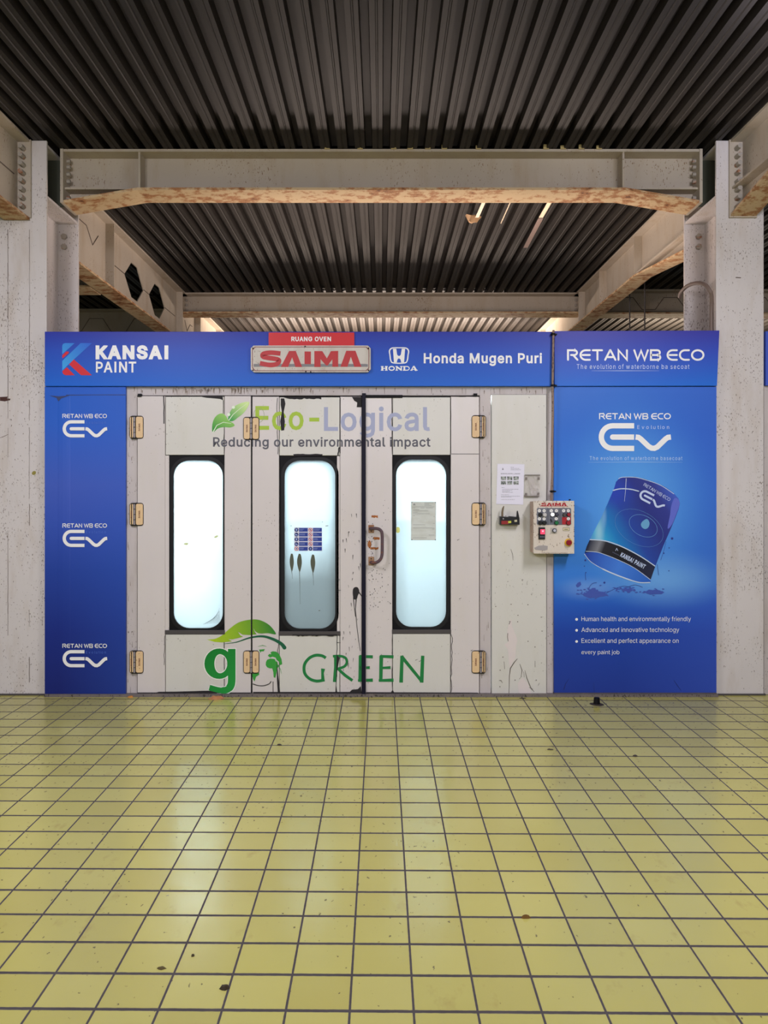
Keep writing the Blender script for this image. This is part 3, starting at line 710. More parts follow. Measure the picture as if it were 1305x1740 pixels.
def door_leaf(name, label, x0, x1, xa, xb, top, bot, sx0, sx1, stop, sbot, px0, px1, ptop, pbot, panemat):
    """x0..x1 leaf, xa..xb infill columns over and under the window, s* surround, p* pane (photo px)"""
    X, _ = P((x0 + x1) / 2, 1178, YD)
    r = thing(name, label, 'door', (X, YD, .02), kind='structure')
    g = .45
    Part().rpx(x0, top, xa - g, bot, YD, TH).build('stile', M_door, r, .003)
    Part().rpx(xb + g, top, x1, bot, YD, TH).build('stile', M_door, r, .003)
    Part().rpx(xa + g, top + 1, xb - g, stop - 1, YD - .001, TH).build('upper_panel', M_film, r, .003)
    Part().rpx(xa + g, sbot + 2, xb - g, bot, YD - .001, TH).build('lower_panel', M_film, r, .003)
    Part().rpx(xa - 1, sbot - 5, xb + 1, sbot + 2, YD - .006, .05).build('window_sill', M_darkgrey, r, .002)
    yc = YD + .052
    plate(pxs([(x0 - 3, top - 3), (x1 + 3, top - 3), (x1 + 3, bot + 3), (x0 - 3, bot + 3)], yc), [pxs(rrect(px0 - 3, ptop - 3, px1 + 3, pbot + 3, 27, 8), yc)], yc, yc + .02).build('light_stop', M_black, r)  # unseen black board added to stop booth light leaking through the seams
    ys = YD + .014
    fr = plate(pxs([(sx0, stop - 1), (sx1, stop - 1), (sx1, sbot), (sx0, sbot)], ys), [pxs(rrect(px0, ptop, px1, pbot, 27, 8), ys)], ys, ys + .03).build('window_frame', M_black, r)
    gk = plate(pxs(rrect(px0 - 5.5, ptop - 5.5, px1 + 5.5, pbot + 5.5, 31, 8), ys - .008), [pxs(rrect(px0 + .3, ptop + .3, px1 - .3, pbot - .3, 26.7, 8), ys - .008)], ys - .008, ys + .01).build('gasket', flat('gasket rubber', (18, 18, 22), .45, .3), fr)
    gk.location = -(world_loc(fr) - Vector((0, 0, 0))) if False else gk.location
    Part().prism(pxs(rrect(px0 - 2, ptop - 2, px1 + 2, pbot + 2, 27, 8), ys + .012), ys + .012, ys + .018).build('pane', panemat, fr)
    if xa < sx0 - 1: Part().rpx(xa, stop, sx0 + .3, sbot, YD + .006, .04).build('reveal', M_door, r)
    if xb > sx1 + 1: Part().rpx(sx1 - .3, stop, xb, sbot, YD + .006, .04).build('reveal', M_door, r)
    return r
d1 = door_leaf('door_1', 'left white door leaf with a bright rounded window and a green leaf emblem', 233.5, 426.3, 281, 381, 673, 1178, 287, 381, 774, 1076, 294.5, 379, 782, 1068, M_pane)
d2 = door_leaf('door_2', 'middle white door leaf with peeling film and a frosted rounded window', 428.8, 614.5, 474.5, 577.5, 674, 1178, 475.5, 573, 775, 1078, 483, 570, 782, 1069, M_pane_dimmed)
d3 = door_leaf('door_3', 'right white door leaf with the bent pull handle and a rounded window', 621, 814.2, 667, 765.5, 674, 1178, 666.8, 764.5, 774, 1075, 672.8, 758.5, 780.5, 1066, M_pane)

for cy in (726, 874, 1125): hinge(d1, 228.5, cy, 5, 11.5)
for cy in (728, 1125): hinge(d2, 426.8, cy, 10, 10)
for cy in (725, 873.5, 1125): hinge(d3, 817, cy, 12, 5)

Part().rpx(426.3, 672, 428.8, 1179, YD + .006, .046).build('gap_filler', M_black, d2)  # black strip added to darken the open gap between the two leaves
# black meeting strip and top rod between leaf two and three
Part().rpx(615, 668, 621.5, 1183, YD - .02, .07).build('edge_seal', flat('black edge seal', (17, 16, 36), .5, .2), d2, .002)
q = Part(); q.rpx(621.5, 671, 684, 676, YD - .01, .02); q.build('top_bolt', M_black, d3, .002)
q = Part(); q.rpx(805, 668.5, 811, 673.5, YD - .012, .03); q.build('top_pivot', M_black, d3)
q = Part(); q.rpx(234, 669, 240, 674, YD - .012, .03); q.build('top_pivot', M_black, d1)

# cracks, torn film edges and other damage, as shapes on each leaf
dm = {d1: Part(), d2: Part(), d3: Part()}
def wob(x0, y0, x1, y1, n, a): return [(x0 + (x1 - x0) * i / n + random.uniform(-a, a), y0 + (y1 - y0) * i / n) for i in range(n + 1)]
q = dm[d1]
seam(q, wob(278.5, 673, 279, 720, 5, .5), 1.8); seam(q, wob(379, 680, 381.5, 770, 8, .9), 1.0)
q.face([(338, 672.5)] + [(378, 672.5), (379, 680), (374, 678), (365, 677), (352, 676), (344, 674.6)], YD - .0022)
seam(q, wob(280, 1080, 278.5, 1130, 6, .8), .8); seam(q, wob(381, 1078, 381.5, 1172, 8, .5), .8)
q.face([(262, 1178), (270, 1175.5), (300, 1175.2), (340, 1174), (378, 1173), (380, 1166), (382.5, 1172), (384, 1178)], YD - .0022)
seam(q, wob(233.5, 1177.5, 426, 1177.5, 12, .1), 1.6)
q = dm[d2]
seam(q, wob(471, 676, 472, 772, 10, .9), 1.0); seam(q, wob(578, 676, 577.8, 770, 8, .3), 1.3)
q.face([(477, 677)] + [(483, 677), (485, 686), (482, 700), (484, 716), (483, 731), (478, 732), (476, 716), (479, 700), (477, 688)], YD - .0022)
q.face([(480, 674.5), (546, 674.5)] + list(reversed(jag(488, 546, 676, 3.0, 14, 1))), YD - .0022)
q.face([(598, 674.5), (614.5, 674.5), (614.5, 692), (606, 692), (607, 684), (602, 681)], YD - .0022)
q.face([(500, 775.5), (548, 774)] + list(reversed(jag(498, 548, 772.5, 1.5, 12, -1))), YD - .0022)
seam(q, wob(576.5, 760, 574.5, 774, 4, .6), 2.2)
q.face(jag(497, 572, 1079, 2.6, 22, 1) + [(573, 1085), (573, 1078), (497, 1078)], YD - .0085)
seam(q, wob(572.5, 1080, 572, 1150, 12, .6), 1.2)
q.face([(572, 1112), (577, 1118), (573, 1140), (571.5, 1165), (573, 1177), (570, 1176), (571, 1150)], YD - .0022)
q.face([(470, 1120), (473, 1150), (476, 1177), (472, 1177), (470.6, 1155)], YD - .0022); seam(q, wob(474, 1080, 471, 1120, 8, 1.0), .9)
q.face([(592, 1178), (598, 1172), (608, 1171), (613, 1166), (614.5, 1178)], YD - .0022)
seam(q, wob(430, 1176.8, 612, 1176.8, 14, .1), 2.2)
seam(q, [(464, 1158), (464, 1177)], 1.2)
# black paint smear with runs
q.face(smooth_ring([(599.5, 1010), (600, 1001), (604, 997.5), (608.5, 999), (610.5, 1006), (608, 1012), (606, 1018), (601.5, 1018)]), YD - .0022)
q.stroke([(609, 1005), (614.5, 1013)], [2.0, 1.2], YD - .0022); q.stroke([(605.6, 1014), (604, 1035), (606, 1060), (609, 1085), (612, 1106)], [1.6, 1.1, 1, 1, .8], YD - .0022)
q.stroke([(600.5, 1015), (602, 1032), (604, 1048)], [1.4, 1, .8], YD - .0022)
for i in range(34):
    x, y = random.uniform(582, 613), random.choice((random.uniform(868, 930), random.uniform(1070, 1160), random.uniform(900, 1100)))
    q.stroke([(x, y), (x + random.uniform(-1, 1), y + random.uniform(1.5, 9))], [random.uniform(.4, 1.3), .3], YD - .0022)
for y in (925, 948, 985, 1003, 1027, 1042, 1092): q.stroke([(573, y), (573 + random.uniform(1.5, 7), y)], [1.4, .4], YD - .0022)
q = dm[d3]
seam(q, wob(665.5, 676, 666.5, 772, 8, .4), .9); seam(q, wob(766, 676, 766, 770, 8, .2), .8); seam(q, [(766, 771.3), (814, 771.3)], .8)
seam(q, wob(666.5, 1078, 666.5, 1172, 9, .6), .9); seam(q, wob(767.5, 1078, 766, 1176, 16, 1.6), 1.0)
q.face([(664, 1177), (667, 1172), (670, 1177)], YD - .0022)
seam(q, [(622, 1177), (765, 1177.6), (812, 1178)], 1.8)
q.face([(684, 674)] + jag(686, 805, 673.4, 1.1, 26, 1) + [(805, 673), (684, 673)], YD - .0022)
for i in range(120):
    k = random.random(); x = random.gauss(632, 4) if k < .6 else random.uniform(622, 664); y = random.gauss(925, 14) if k < .35 else random.uniform(965, 1040) if k < .8 else random.uniform(840, 1170)
    if x < 622: continue
    q.disc(x, y, random.uniform(.3, .85), YD - .0022, random.uniform(.3, 1.2), 6)
for (x, y) in ((760, 1056), (780, 1018), (777, 918), (706, 1122), (712, 1124), (800, 1106)): q.stroke([(x, y), (x + 4, y - 2)], [.9, .3], YD - .0022)
M_dark = flat('bare dark patches', (34, 31, 34), .7)
for d in (d1, d2, d3): dm[d].build('worn_edge', M_dark, d)

# printed graphics that run across the leaves
LX = {d1: (P(233.5, 0, YD)[0], P(426.3, 0, YD)[0]), d2: (P(428.8, 0, YD)[0], P(614.5, 0, YD)[0]), d3: (P(622, 0, YD)[0], P(814, 0, YD)[0])}
def across(name, q, mat, leaves=(d1, d2, d3)):
    for d in leaves:
        c = q.clipped(*LX[d])
        if c.f: c.build(name, mat, d)
YG = YD - .0016
Q = Part(); Q.text('Eco-', (434, 690, 542.5, 731), YG, .016); across('lettering', Q, flat('lime lettering', (160, 190, 45), .4))
Q = Part(); Q.text('Logical', (550.5, 690.5, 730.5, 743.5), YG, .016); across('lettering', Q, flat('lavender lettering', (160, 166, 196), .4))
Q = Part(); Q.text('Reducing our environmental impact', (362, 742.5, 731.5, 763.5), YG, .016); across('lettering', Q, flat('grey lettering', (86, 86, 96), .45))
def ob(pts): return z_of(pts, 350, 670, 3.2625)
def leafmat(nm, a, b, p0, p1): return printed(nm, [(0, a), (1, b)], p0, p1, Y=YD)
M_l1 = leafmat('green leaf print', (178, 222, 120), (62, 150, 62), (392, 690), (366, 730))
M_l2 = leafmat('pale leaf print', (210, 235, 160), (70, 160, 80), (418, 684), (392, 712))
Q = Part(); Q.face(smooth_ring(ob([(38, 212), (34, 180), (42, 142), (62, 115), (90, 106), (112, 122), (124, 145), (150, 160), (158, 174), (135, 184), (100, 182), (66, 190)])), YG); across('leaf_emblem', Q, M_l1, (d1,))
Q = Part(); Q.face(smooth_ring(ob([(124, 145), (128, 112), (150, 74), (190, 50), (238, 42), (232, 70), (208, 104), (178, 128), (150, 148)])), YG); across('leaf_emblem', Q, M_l2, (d1,))
Q = Part()
Q.stroke(ob([(38, 212), (60, 172), (96, 155), (140, 162)]), [1.6, 1.2, .9, .5], YG - .0006); Q.stroke(ob([(126, 145), (150, 112), (190, 78), (236, 44)]), [1.5, 1.0, .8, .4], YG - .0006)
for x, y in ((126, 112), (152, 72)): Q.disc(*ob([(x, y)])[0], 2.6, YG - .0006)
across('leaf_vein', Q, flat('pale vein print', (225, 240, 215), .4), (d1,))
Q = Part(); Q.stroke(arc(440, 705.5, 9, 12, 0, 360, 24), .6, YG - .0008); across('faint_ring', Q, flat('faint line print', (150, 165, 120), .4), (d2,))

def og(pts): return z_of(pts, 330, 1020, 3.183)
M_green = flat('deep green lettering', (20, 122, 60), .4)
def gshape(q, e, Y):
    f = lambda p: z_of(p, 330, 1020, 3.183); n = 28; k = 1 / 3.183
    ring = arc(138, 343, 56, 67, 0, 360, n)
    q.stroke(f(ring), [(e + 30 + 24 * max(0, -math.cos(2 * math.pi * i / n)) ** 1.5) * k for i in range(n + 1)], Y)
    q.stroke(f([(203, 263 - e * .5), (203, 430)]), (41 + e) * k, Y + 1e-5)
    q.stroke(f(smooth_path([(203, 425), (200, 455), (186, 478), (160, 488), (125, 484), (82, 472)], 4)), [(41 + e) * k] * 8 + [(36 + e) * k] * 6 + [(30 + e) * k] * 7, Y + 2e-5)
    if e: q.stroke(f([(83, 468), (80, 491)]), e * .9 * k, Y + 3e-5)
Q = Part(); gshape(Q, 0, YG - .0008); across('lettering', Q, printed('green letter print', [(0, (22, 120, 48)), (1, (36, 148, 62))], (350, 1100), (400, 1170), Y=YD), (d1,))
Q = Part(); gshape(Q, 9, YG); across('letter_outline', Q, flat('white outline', (232, 234, 228), .4), (d1,))
M_leaf = printed('lime leaf print', [(0, (175, 200, 40)), (.45, (140, 180, 45)), (1, (55, 130, 50))], (352, 1088), (462, 1062), Y=YD)
leaf = smooth_path(og([(68, 212), (110, 209), (150, 190), (190, 155), (240, 120), (300, 105), (350, 106), (398, 128), (428, 158), (441, 184), (400, 178), (366, 180)]), 4) + \
       og([(345, 178), (330, 168), (320, 150), (328, 172), (338, 184), (300, 188), (262, 186), (236, 170), (250, 190), (264, 197), (230, 206), (205, 212), (184, 210), (204, 222), (150, 228), (110, 225)])
Q = Part(); Q.face(leaf, YG - .0004); across('leaf_emblem', Q, M_leaf)
Q = Part(); Q.stroke(smooth_path(og([(160, 236), (230, 226), (300, 203), (370, 195), (430, 212), (470, 235), (488, 256)])), [0.5 + 6.3 * i / 36 for i in range(37)], YG - .0004, 1); across('leaf_stem', Q, flat('dark green stem print', (14, 92, 62), .4))
Q = Part()
Q.face(og([(388, 335), (394, 322), (412, 315), (436, 318), (441, 330), (450, 333), (452, 348), (460, 352), (448, 372), (444, 398), (438, 420), (430, 416), (428, 388), (422, 368), (408, 368), (394, 362), (387, 350)]), YG - .0004)
Q.face(og([(398, 300), (406, 290), (418, 292), (412, 282), (424, 276), (444, 278), (460, 292), (472, 318), (476, 345), (464, 352), (458, 332), (446, 322), (440, 310), (424, 305), (410, 310)]), YG - .0004)
Q.face(og([(350, 267), (382, 264), (376, 276), (362, 276), (358, 284)]), YG - .0004)
Q.face(og([(312, 400), (348, 388), (352, 402), (334, 414), (326, 440), (318, 425)]), YG - .0004)
Q.stroke(og([(345, 250), (370, 244), (392, 250)]), [.3, 1.1, .3], YG - .0004)
Q.stroke(og([(452, 352), (466, 372), (472, 398)]), [.3, .9, .3], YG - .0004)
across('globe_emblem', Q, flat('globe green print', (52, 152, 58), .4))
Q = Part(); Q.stroke(smooth_path(og([(316, 452), (345, 461), (375, 462), (405, 452), (416, 438)])), 1.6, YG - .0004); across('globe_shade', Q, flat('globe line print', (70, 68, 66), .5))
# GREEN, hand-lettered strokes of uneven weight
Q = Part()
def gs(pts, w): Q.stroke(z_of(pts, 330, 1020, 3.183), [x / 3.183 for x in w] if isinstance(w, list) else w / 3.183, YG - .0004)
gs(smooth_path([(712, 312), (690, 300), (655, 298), (620, 315), (596, 350), (598, 395), (625, 425), (662, 437), (700, 432)]), [20] + [16] * 47 + [15])
gs([(697, 370), (694, 395), (697, 440)], [22, 14, 20])
gs([(765, 298), (764, 360), (760, 442)], [18, 15, 20]); gs(smooth_path([(750, 303), (790, 302), (818, 312), (826, 335), (812, 358), (780, 370), (772, 372)]), 14); gs([(775, 368), (815, 405), (856, 434)], [14, 16, 15])
for ox in (0, 112):
    gs([(900 + ox, 300), (897 + ox, 440)], [20, 18]); gs([(893 + ox, 303), (966 + ox, 306)], [14, 17]); gs([(900 + ox, 366), (950 + ox, 364)], [12, 16]); gs([(886 + ox, 434), (966 + ox, 432)], [14, 18])
gs([(1124, 300), (1119, 445)], [18, 20]); gs([(1120, 302), (1232, 440)], [18, 16]); gs([(1236, 300), (1230, 445)], [18, 20])
across('lettering', Q, M_green)

# pull handle with its rust
h = D.objects.new('handle', None); COL.objects.link(h); h.parent = d3
hx, hz = P(636, 928, YD); h.location = Vector((hx, YD, hz)) - d3.location
M_hrust = rusty('rusted handle chrome', (165, 130, 100), (140, 82, 48), .55)
hb = []
for px, py in ((630, 898.5), (640, 898), (646.5, 901), (649.3, 908), (649.5, 930), (649, 943), (646, 951), (639, 956), (631, 956.5)):
    X, Z = P(px, py, 6.79); hb.append((X, 6.815 if px < 632 else 6.79, Z))
hb = [(hb[0][0], YD, hb[0][2])] + hb + [(hb[-1][0], YD, hb[-1][2])]
Part().tube(smooth_path(hb, 4), .0125, 12).build('grip', rusty('dark handle tube', (96, 78, 86), (130, 80, 50), .3), h, smooth=True)
for y0, y1 in ((892, 905.5), (946, 960.5)): Part().rpx(626, y0, 635.5, y1, YD - .008, .01).build('bracket', M_hrust, h, .002)
q = Part(); q.disc(630.6, 902.5, 1.1, YD - .0085); q.disc(630.6, 949.5, 1.1, YD - .0085); q.build('screw', M_black, h)
q = Part()
for y, w0, w1 in ((877.5, 631, 642), (914.5, 634, 645), (931.5, 628, 643)):
    q.face([(w0, y - 1)] + jag(w0 + 1, w1, y - 1, 1.2, 7, -1) + jag(w1, w0 + 1, y + .6, 2.4, 9, 1), YD - .002)
q.face(smooth_ring([(625, 922), (628, 918), (631, 924), (629, 931), (625, 928)]), YD - .002)
q.build('rust_stain', rusty('rust stain', (176, 110, 62), amt=.7), d3)

# smears on the middle pane, dried runs of paint
q = Part(); s_ = 7.909
YP = YD + .025
for cx, y0, y1, w, tail in ((203, 560, 800, 58, 900), (307, 562, 805, 66, 1240), (487, 572, 820, 66, 985)):
    ring = [(cx - w * .18, y0 + 6), (cx, y0), (cx + w * .28, y0 + 12), (cx + w * .48, y0 + 90), (cx + w * .42, y0 + 160), (cx + w * .05, y1), (cx - w * .38, y0 + 160), (cx - w * .46, y0 + 80)]
    q.face(smooth_ring(z_of(ring, 470, 870, s_)), YP); q.stroke(z_of([(cx, y1 - 10), (cx + 6, (y1 + tail) / 2), (cx + 10, tail)], 470, 870, s_), [1.2, .5, .4], YP)
pane2 = [o for o in D.objects if o.name.startswith('pane') and o.parent and o.parent.parent == d2][0]
q.build('paint_smear', flat('dried paint smear', (84, 88, 74), .7), d2)
q = Part()
for x, y, w in ((196, 186, 10), (675, 186, 36), (616, 134, 8), (575, 1325, 22)): q.stroke(z_of([(x - w / 2, y + 2), (x + w / 2, y - 2)], 470, 870, s_), 1.3, YP)
q.build('tape_scrap', flat('brown tape scrap', (120, 112, 98), .6), d2)
q = Part()
for i in range(13):
    a = R(-28 - i * 5.2); l_ = random.uniform(12, 30); bx, by = 345 + i * 2.3, 1061 - i * .2
    q.stroke([(bx, by), (bx + l_ * .5 * math.cos(a), by + l_ * .5 * math.sin(a)), (min(bx + l_ * math.cos(a), 377), by + l_ * math.sin(a))], [.3, .5, .2], YD + .025)
q.build('brush_mark', flat('grey brush marks', (120, 134, 134), .7), d1)
q = Part(); q.face(smooth_ring([(312, 925), (315, 922.4), (320, 923), (318, 926)]), YD + .025); q.face(smooth_ring([(363.5, 913), (368, 909.5), (371, 911), (367, 914)]), YD + .025)
q.build('tape_scrap', flat('yellow tape scrap', (210, 216, 160), .6), d1)
q = Part(); q.face(smooth_ring([(674, 896), (679, 897), (679, 904), (674, 905)]), YD + .025); q.build('tape_scrap', flat('yellow sticker scrap', (230, 235, 140), .6), d3)

# ------------------------------------------------------------------ side panel right of the doors
YS = 6.868
r = thing('side_panel', 'plain off-white booth panel between the doors and the blue poster', 'panel', (P(881, 0, YS)[0], YS, .02))
Part().rpx(835.5, 670.5, 928.5, 1180, YS, .05).build('panel_sheet', M_film, r, .003)
q = Part()
q.face(smooth_ring(z_of([(432, 330), (452, 300), (470, 420), (520, 540), (548, 640), (530, 720), (520, 900), (480, 980), (430, 1060), (410, 900), (400, 780), (350, 700), (405, 660), (390, 560), (400, 440)], 820, 1020, 9.321), 3), YS - .0012)
q.face(smooth_ring(z_of([(590, 1490), (560, 1340), (575, 1290), (640, 1230), (690, 1290), (740, 1370), (765, 1450), (750, 1490)], 820, 1020, 9.321), 3), YS - .0012)
q.build('peeled_patch', flat('bare primer patch', (214, 204, 202), .6), r)
q = Part(); zz = lambda p: z_of(p, 820, 1020, 9.321)
q.stroke(zz([(552, 925), (500, 985), (440, 1080), (425, 1200), (418, 1480)]), [.6, 1.3, 1.4, 1.0, .8], YS - .0018)
q.stroke(zz([(440, 330), (420, 380)]), 1.0, YS - .0018); q.stroke(zz([(400, 520), (395, 580), (405, 650)]), .9, YS - .0018)
for a in ([(590, 1010), (625, 1110), (610, 1210)], [(670, 1110), (700, 1230), (770, 1400), (820, 1450)], [(650, 1130), (660, 1220)], [(735, 1380), (800, 1410)], [(580, 1250), (620, 1200)], [(340, 970), (350, 1090)], [(260, 1270), (290, 1270), (315, 1310)], [(880, 1350), (900, 1310)], [(830, 960), (830, 1060)]):
    q.stroke(zz(a), [.5] + [1.1] * (len(a) - 2) + [.5], YS - .0018)
q.stroke(zz([(585, 1485), (680, 1495), (765, 1480)]), [1.4, 2.0, 1.2], YS - .0018)
for x, y in ((208, 98), (452, 64), (718, 70), (560, 238), (556, 340), (930, 268), (942, 488), (720, 650), (322, 900), (278, 1108), (830, 740), (850, 1265), (515, 1265), (275, 1370)): q.disc(*zz([(x, y)])[0], .9, YS - .0018, n=7)
q.stroke([(868, 933), (871, 942), (872, 952)], [.4, .7, .4], YS - .0018); q.build('crack', M_weld, r)

# ------------------------------------------------------------------ blue boards
YB = 6.83
WHT = M_white_print
def oval_logo(q, ox, oy, s, Y, lw=9.0):
    """the looped mark: an open E with a middle bar and a wavy v; unit taken from the large poster, origin at its E"""
    f = lambda p: [(ox + (x - 1017) * s, oy + (y - 719) * s) for x, y in p]
    q.stroke(f([(1077.5, 723.5)] + arc(1041, 742.7, 19.2, 19.2, -90, -270, 16) + [(1077.5, 762)]), lw * s, Y)
    q.stroke(f([(1041, 742.7), (1077.5, 742.7)]), lw * s, Y, 0); q.disc(*f([(1041, 742.7)])[0], lw * s / 2, Y + 2e-5)
    q.stroke(f([(1080, 742.6), (1085, 743.2), (1089, 746), (1102, 758.5), (1107, 761.5), (1112, 761.8), (1117, 759.5), (1131, 745.8), (1135, 743.2), (1140, 742.6)]), lw * s, Y)
GL = {  # open rounded capitals, unit height, y down
 'R': ([[(0, 1), (0, 0), (.62, 0)] + arc(.62, .25, .25, .25, -90, 90, 8) + [(.3, .5)], [(.5, .5), (.92, 1)]], .92),
 'E': ([[(.9, 0)] + arc(.5, .5, .5, .5, -90, -270, 12) + [(.9, 1)], [(.2, .5), (.9, .5)]], .9),
 'T': ([[(0, 0), (.9, 0)], [(.45, 0), (.45, 1)]], .9),
 'A': ([[(0, 1), (.48, 0), (.52, 0), (1, 1)], [(.28, .72), (.72, .72)]], 1.0),
 'N': ([[(0, 1), (0, 0), (.82, 1), (.82, 0)]], .82),
 'W': ([[(0, 0), (.32, 1), (.66, .05), (1.0, 1), (1.32, 0)]], 1.32),
 'B': ([[(0, .5), (.62, .5)] + arc(.62, .25, .25, .25, 90, -90, 8) + [(0, 0), (0, 1), (.66, 1)] + arc(.66, .75, .25, .25, 90, -90, 8)], .9),
 'C': ([[(.88, 0)] + arc(.5, .5, .5, .5, -90, -270, 12) + [(.88, 1)]], .88),
 'O': ([arc(.56, .5, .56, .5, 0, 360, 24)], 1.12)}
def caps(q, body, box, Y, w, tilt=None):
    a, b, c, d = box; tot = 0; lay = []
    for ch in body:
        if ch == ' ': tot += .42; continue
        st, wd = GL[ch]; lay.append((st, tot)); tot += wd + .30
    tot -= .30; h = d - b - w; k = (c - a - w) / tot
    for st, o in lay:
        for p in st:
            pts = [(a + w / 2 + (o + x) * k, b + w / 2 + y * h) for x, y in p]
            if tilt: pts = [tilt(*p_) for p_ in pts]
            q.stroke(pts, w, Y, 1)

# main fascia
M_fascia = printed('blue fascia print', [(0, (44, 54, 158)), (.35, (42, 78, 184)), (1, (32, 100, 204))], (500, 563), (500, 656), Y=YB)
f1 = tag(Part().rpx(76, 563.5, 938.5, 656, YB, .055).build('fascia_sign', M_fascia, None, .002), 'long blue fascia board with white lettering above the booth doors', 'sign')
YL = YB - .001
q = Part(); q.text('KANSAI', (162.5, 586.5, 286, 611), YL, .046); q.build('lettering', WHT, f1); q = Part(); q.text('PAINT', (163, 614.5, 231.5, 633), YL, .02); q.build('lettering', WHT, f1)
q = Part(); q.text('Honda Mugen Puri', (720, 599.5, 921, 622), YL, .024); q.build('lettering', WHT, f1)
zk = lambda p: z_of(p, 0, 560, 5.4375)
q = Part(); q.face(zk([(575, 228), (575, 150), (582, 132), (602, 125), (690, 125)]), YL); q.face(zk([(745, 125), (850, 125), (632, 322), (575, 380), (575, 290)]), YL)
q.build('emblem', printed('emblem blue print', [(0, (46, 96, 205)), (1, (64, 158, 226))], (155, 583), (106, 620), Y=YB), f1)
q = Part(); q.face(zk([(575, 238), (612, 202), (638, 205), (635, 218), (580, 265), (575, 258)]), YL); q.face(zk([(638, 322), (682, 276), (850, 422), (750, 422)]), YL); q.face(zk([(575, 385), (618, 348), (690, 422), (602, 422), (582, 408)]), YL)
q.build('emblem', M_red_print, f1)
# rounded H badge and slab lettering
zh = lambda p: z_of(p, 640, 570, 4.078)
def ring_of(x0, x1, x2, x3, y0, y1, r):   # tapered rounded quad
    return smooth_ring([(x0 + r, y0), ((x0 + x1) / 2, y0 - 2), (x1 - r, y0), (x1, y0 + r), ((x1 + x3) / 2 + 1, (y0 + y1) / 2), (x3, y1 - r), (x3 - r, y1), (x2 + r, y1), (x2, y1 - r), ((x0 + x2) / 2 - 1, (y0 + y1) / 2), (x0, y0 + r)], 4)
q = plate(pxs(zh(ring_of(85, 225, 94, 216, 84, 194, 20)), YL), [pxs(zh(ring_of(94, 216, 102, 208, 91, 187, 16)), YL)], YL, YL + .0015)
q.face(zh([(113, 92), (136, 92), (142, 132), (150, 142), (160, 142), (168, 132), (174, 92), (197, 92), (190, 187), (170, 187), (166, 168), (158, 160), (150, 160), (144, 168), (140, 187), (120, 187)]), YL)
for i, (ch, x0, x1) in enumerate((('H', 28, 78), ('O', 80, 128), ('N', 130, 180), ('D', 182, 230), ('A', 232, 285))):
    y0, y1 = 212, 244; st = lambda p, w: q.stroke(zh(p), w / 4.078, YL)
    if ch == 'H':
        for cx in (x0 + 11, x1 - 11): st([(cx, y0), (cx, y1)], 13); st([(cx - 10, y0 + 3), (cx + 10, y0 + 3)], 5); st([(cx - 10, y1 - 3), (cx + 10, y1 - 3)], 5)
        st([(x0 + 11, 228), (x1 - 11, 228)], 6)
    if ch == 'O': st(arc((x0 + x1) / 2, 228, 18, 13, 0, 360, 20), 8)
    if ch == 'N':
        st([(x0 + 9, y0), (x0 + 9, y1)], 8); st([(x1 - 9, y0), (x1 - 9, y1)], 8); st([(x0 + 7, y0 + 3), (x1 - 9, y1 - 4)], 11); st([(x0, y0 + 3), (x0 + 14, y0 + 3)], 5); st([(x0, y1 - 3), (x0 + 18, y1 - 3)], 5); st([(x1 - 18, y0 + 3), (x1, y0 + 3)], 5)
    if ch == 'D': st([(x0 + 10, y0), (x0 + 10, y1)], 12); st([(x0, y0 + 3), (x0 + 25, y0 + 3)] + arc(x0 + 27, 228, 17, 13, -90, 90, 10) + [(x0, y1 - 3)], 6)
    if ch == 'A': st([(x0 + 7, y1), (x0 + 24, y0)], 7); st([(x0 + 24, y0), (x1 - 9, y1)], 12); st([(x0 + 12, 235), (x1 - 14, 235)], 5); st([(x0, y1 - 3), (x0 + 17, y1 - 3)], 5); st([(x1 - 22, y1 - 3), (x1, y1 - 3)], 5)
q.build('emblem', WHT, f1)

M_fascia2 = printed('blue end fascia print', [(0, (58, 58, 158)), (.4, (52, 78, 186)), (1, (38, 106, 208))], (1080, 562), (1080, 656), Y=YB)
f2 = tag(Part().ppx([(942.5, 562.5), (1222.5, 561.5), (1218.5, 655.5), (942.5, 656)], YB, .055).build('fascia_sign', M_fascia2, None, .002), 'shorter blue fascia board with rounded white capitals over the paint tin poster', 'sign')
q = Part(); caps(q, 'RETAN WB ECO', (963.5, 593.5, 1197, 613), YL, 3.3); q.build('lettering', WHT, f2)
q = Part(); q.text('The evolution of waterborne ba secoat', (980, 618.5, 1171.5, 627), YL, .0, 1.25); q.stroke([(1005, 630), (1060, 630), (1120, 630)], [.2, .8, .2], YL); q.build('tagline', M_white_dim, f2)

# left banner with three marks
YN = 6.85
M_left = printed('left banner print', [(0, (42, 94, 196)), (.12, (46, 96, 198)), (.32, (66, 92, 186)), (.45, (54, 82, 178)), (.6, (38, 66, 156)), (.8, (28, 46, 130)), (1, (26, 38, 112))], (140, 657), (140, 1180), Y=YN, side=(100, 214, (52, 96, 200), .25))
bl = thing('blue_banner', 'narrow dark blue banner carrying the same white mark three times', 'banner', (P(145, 0, YN)[0], YN, .01))
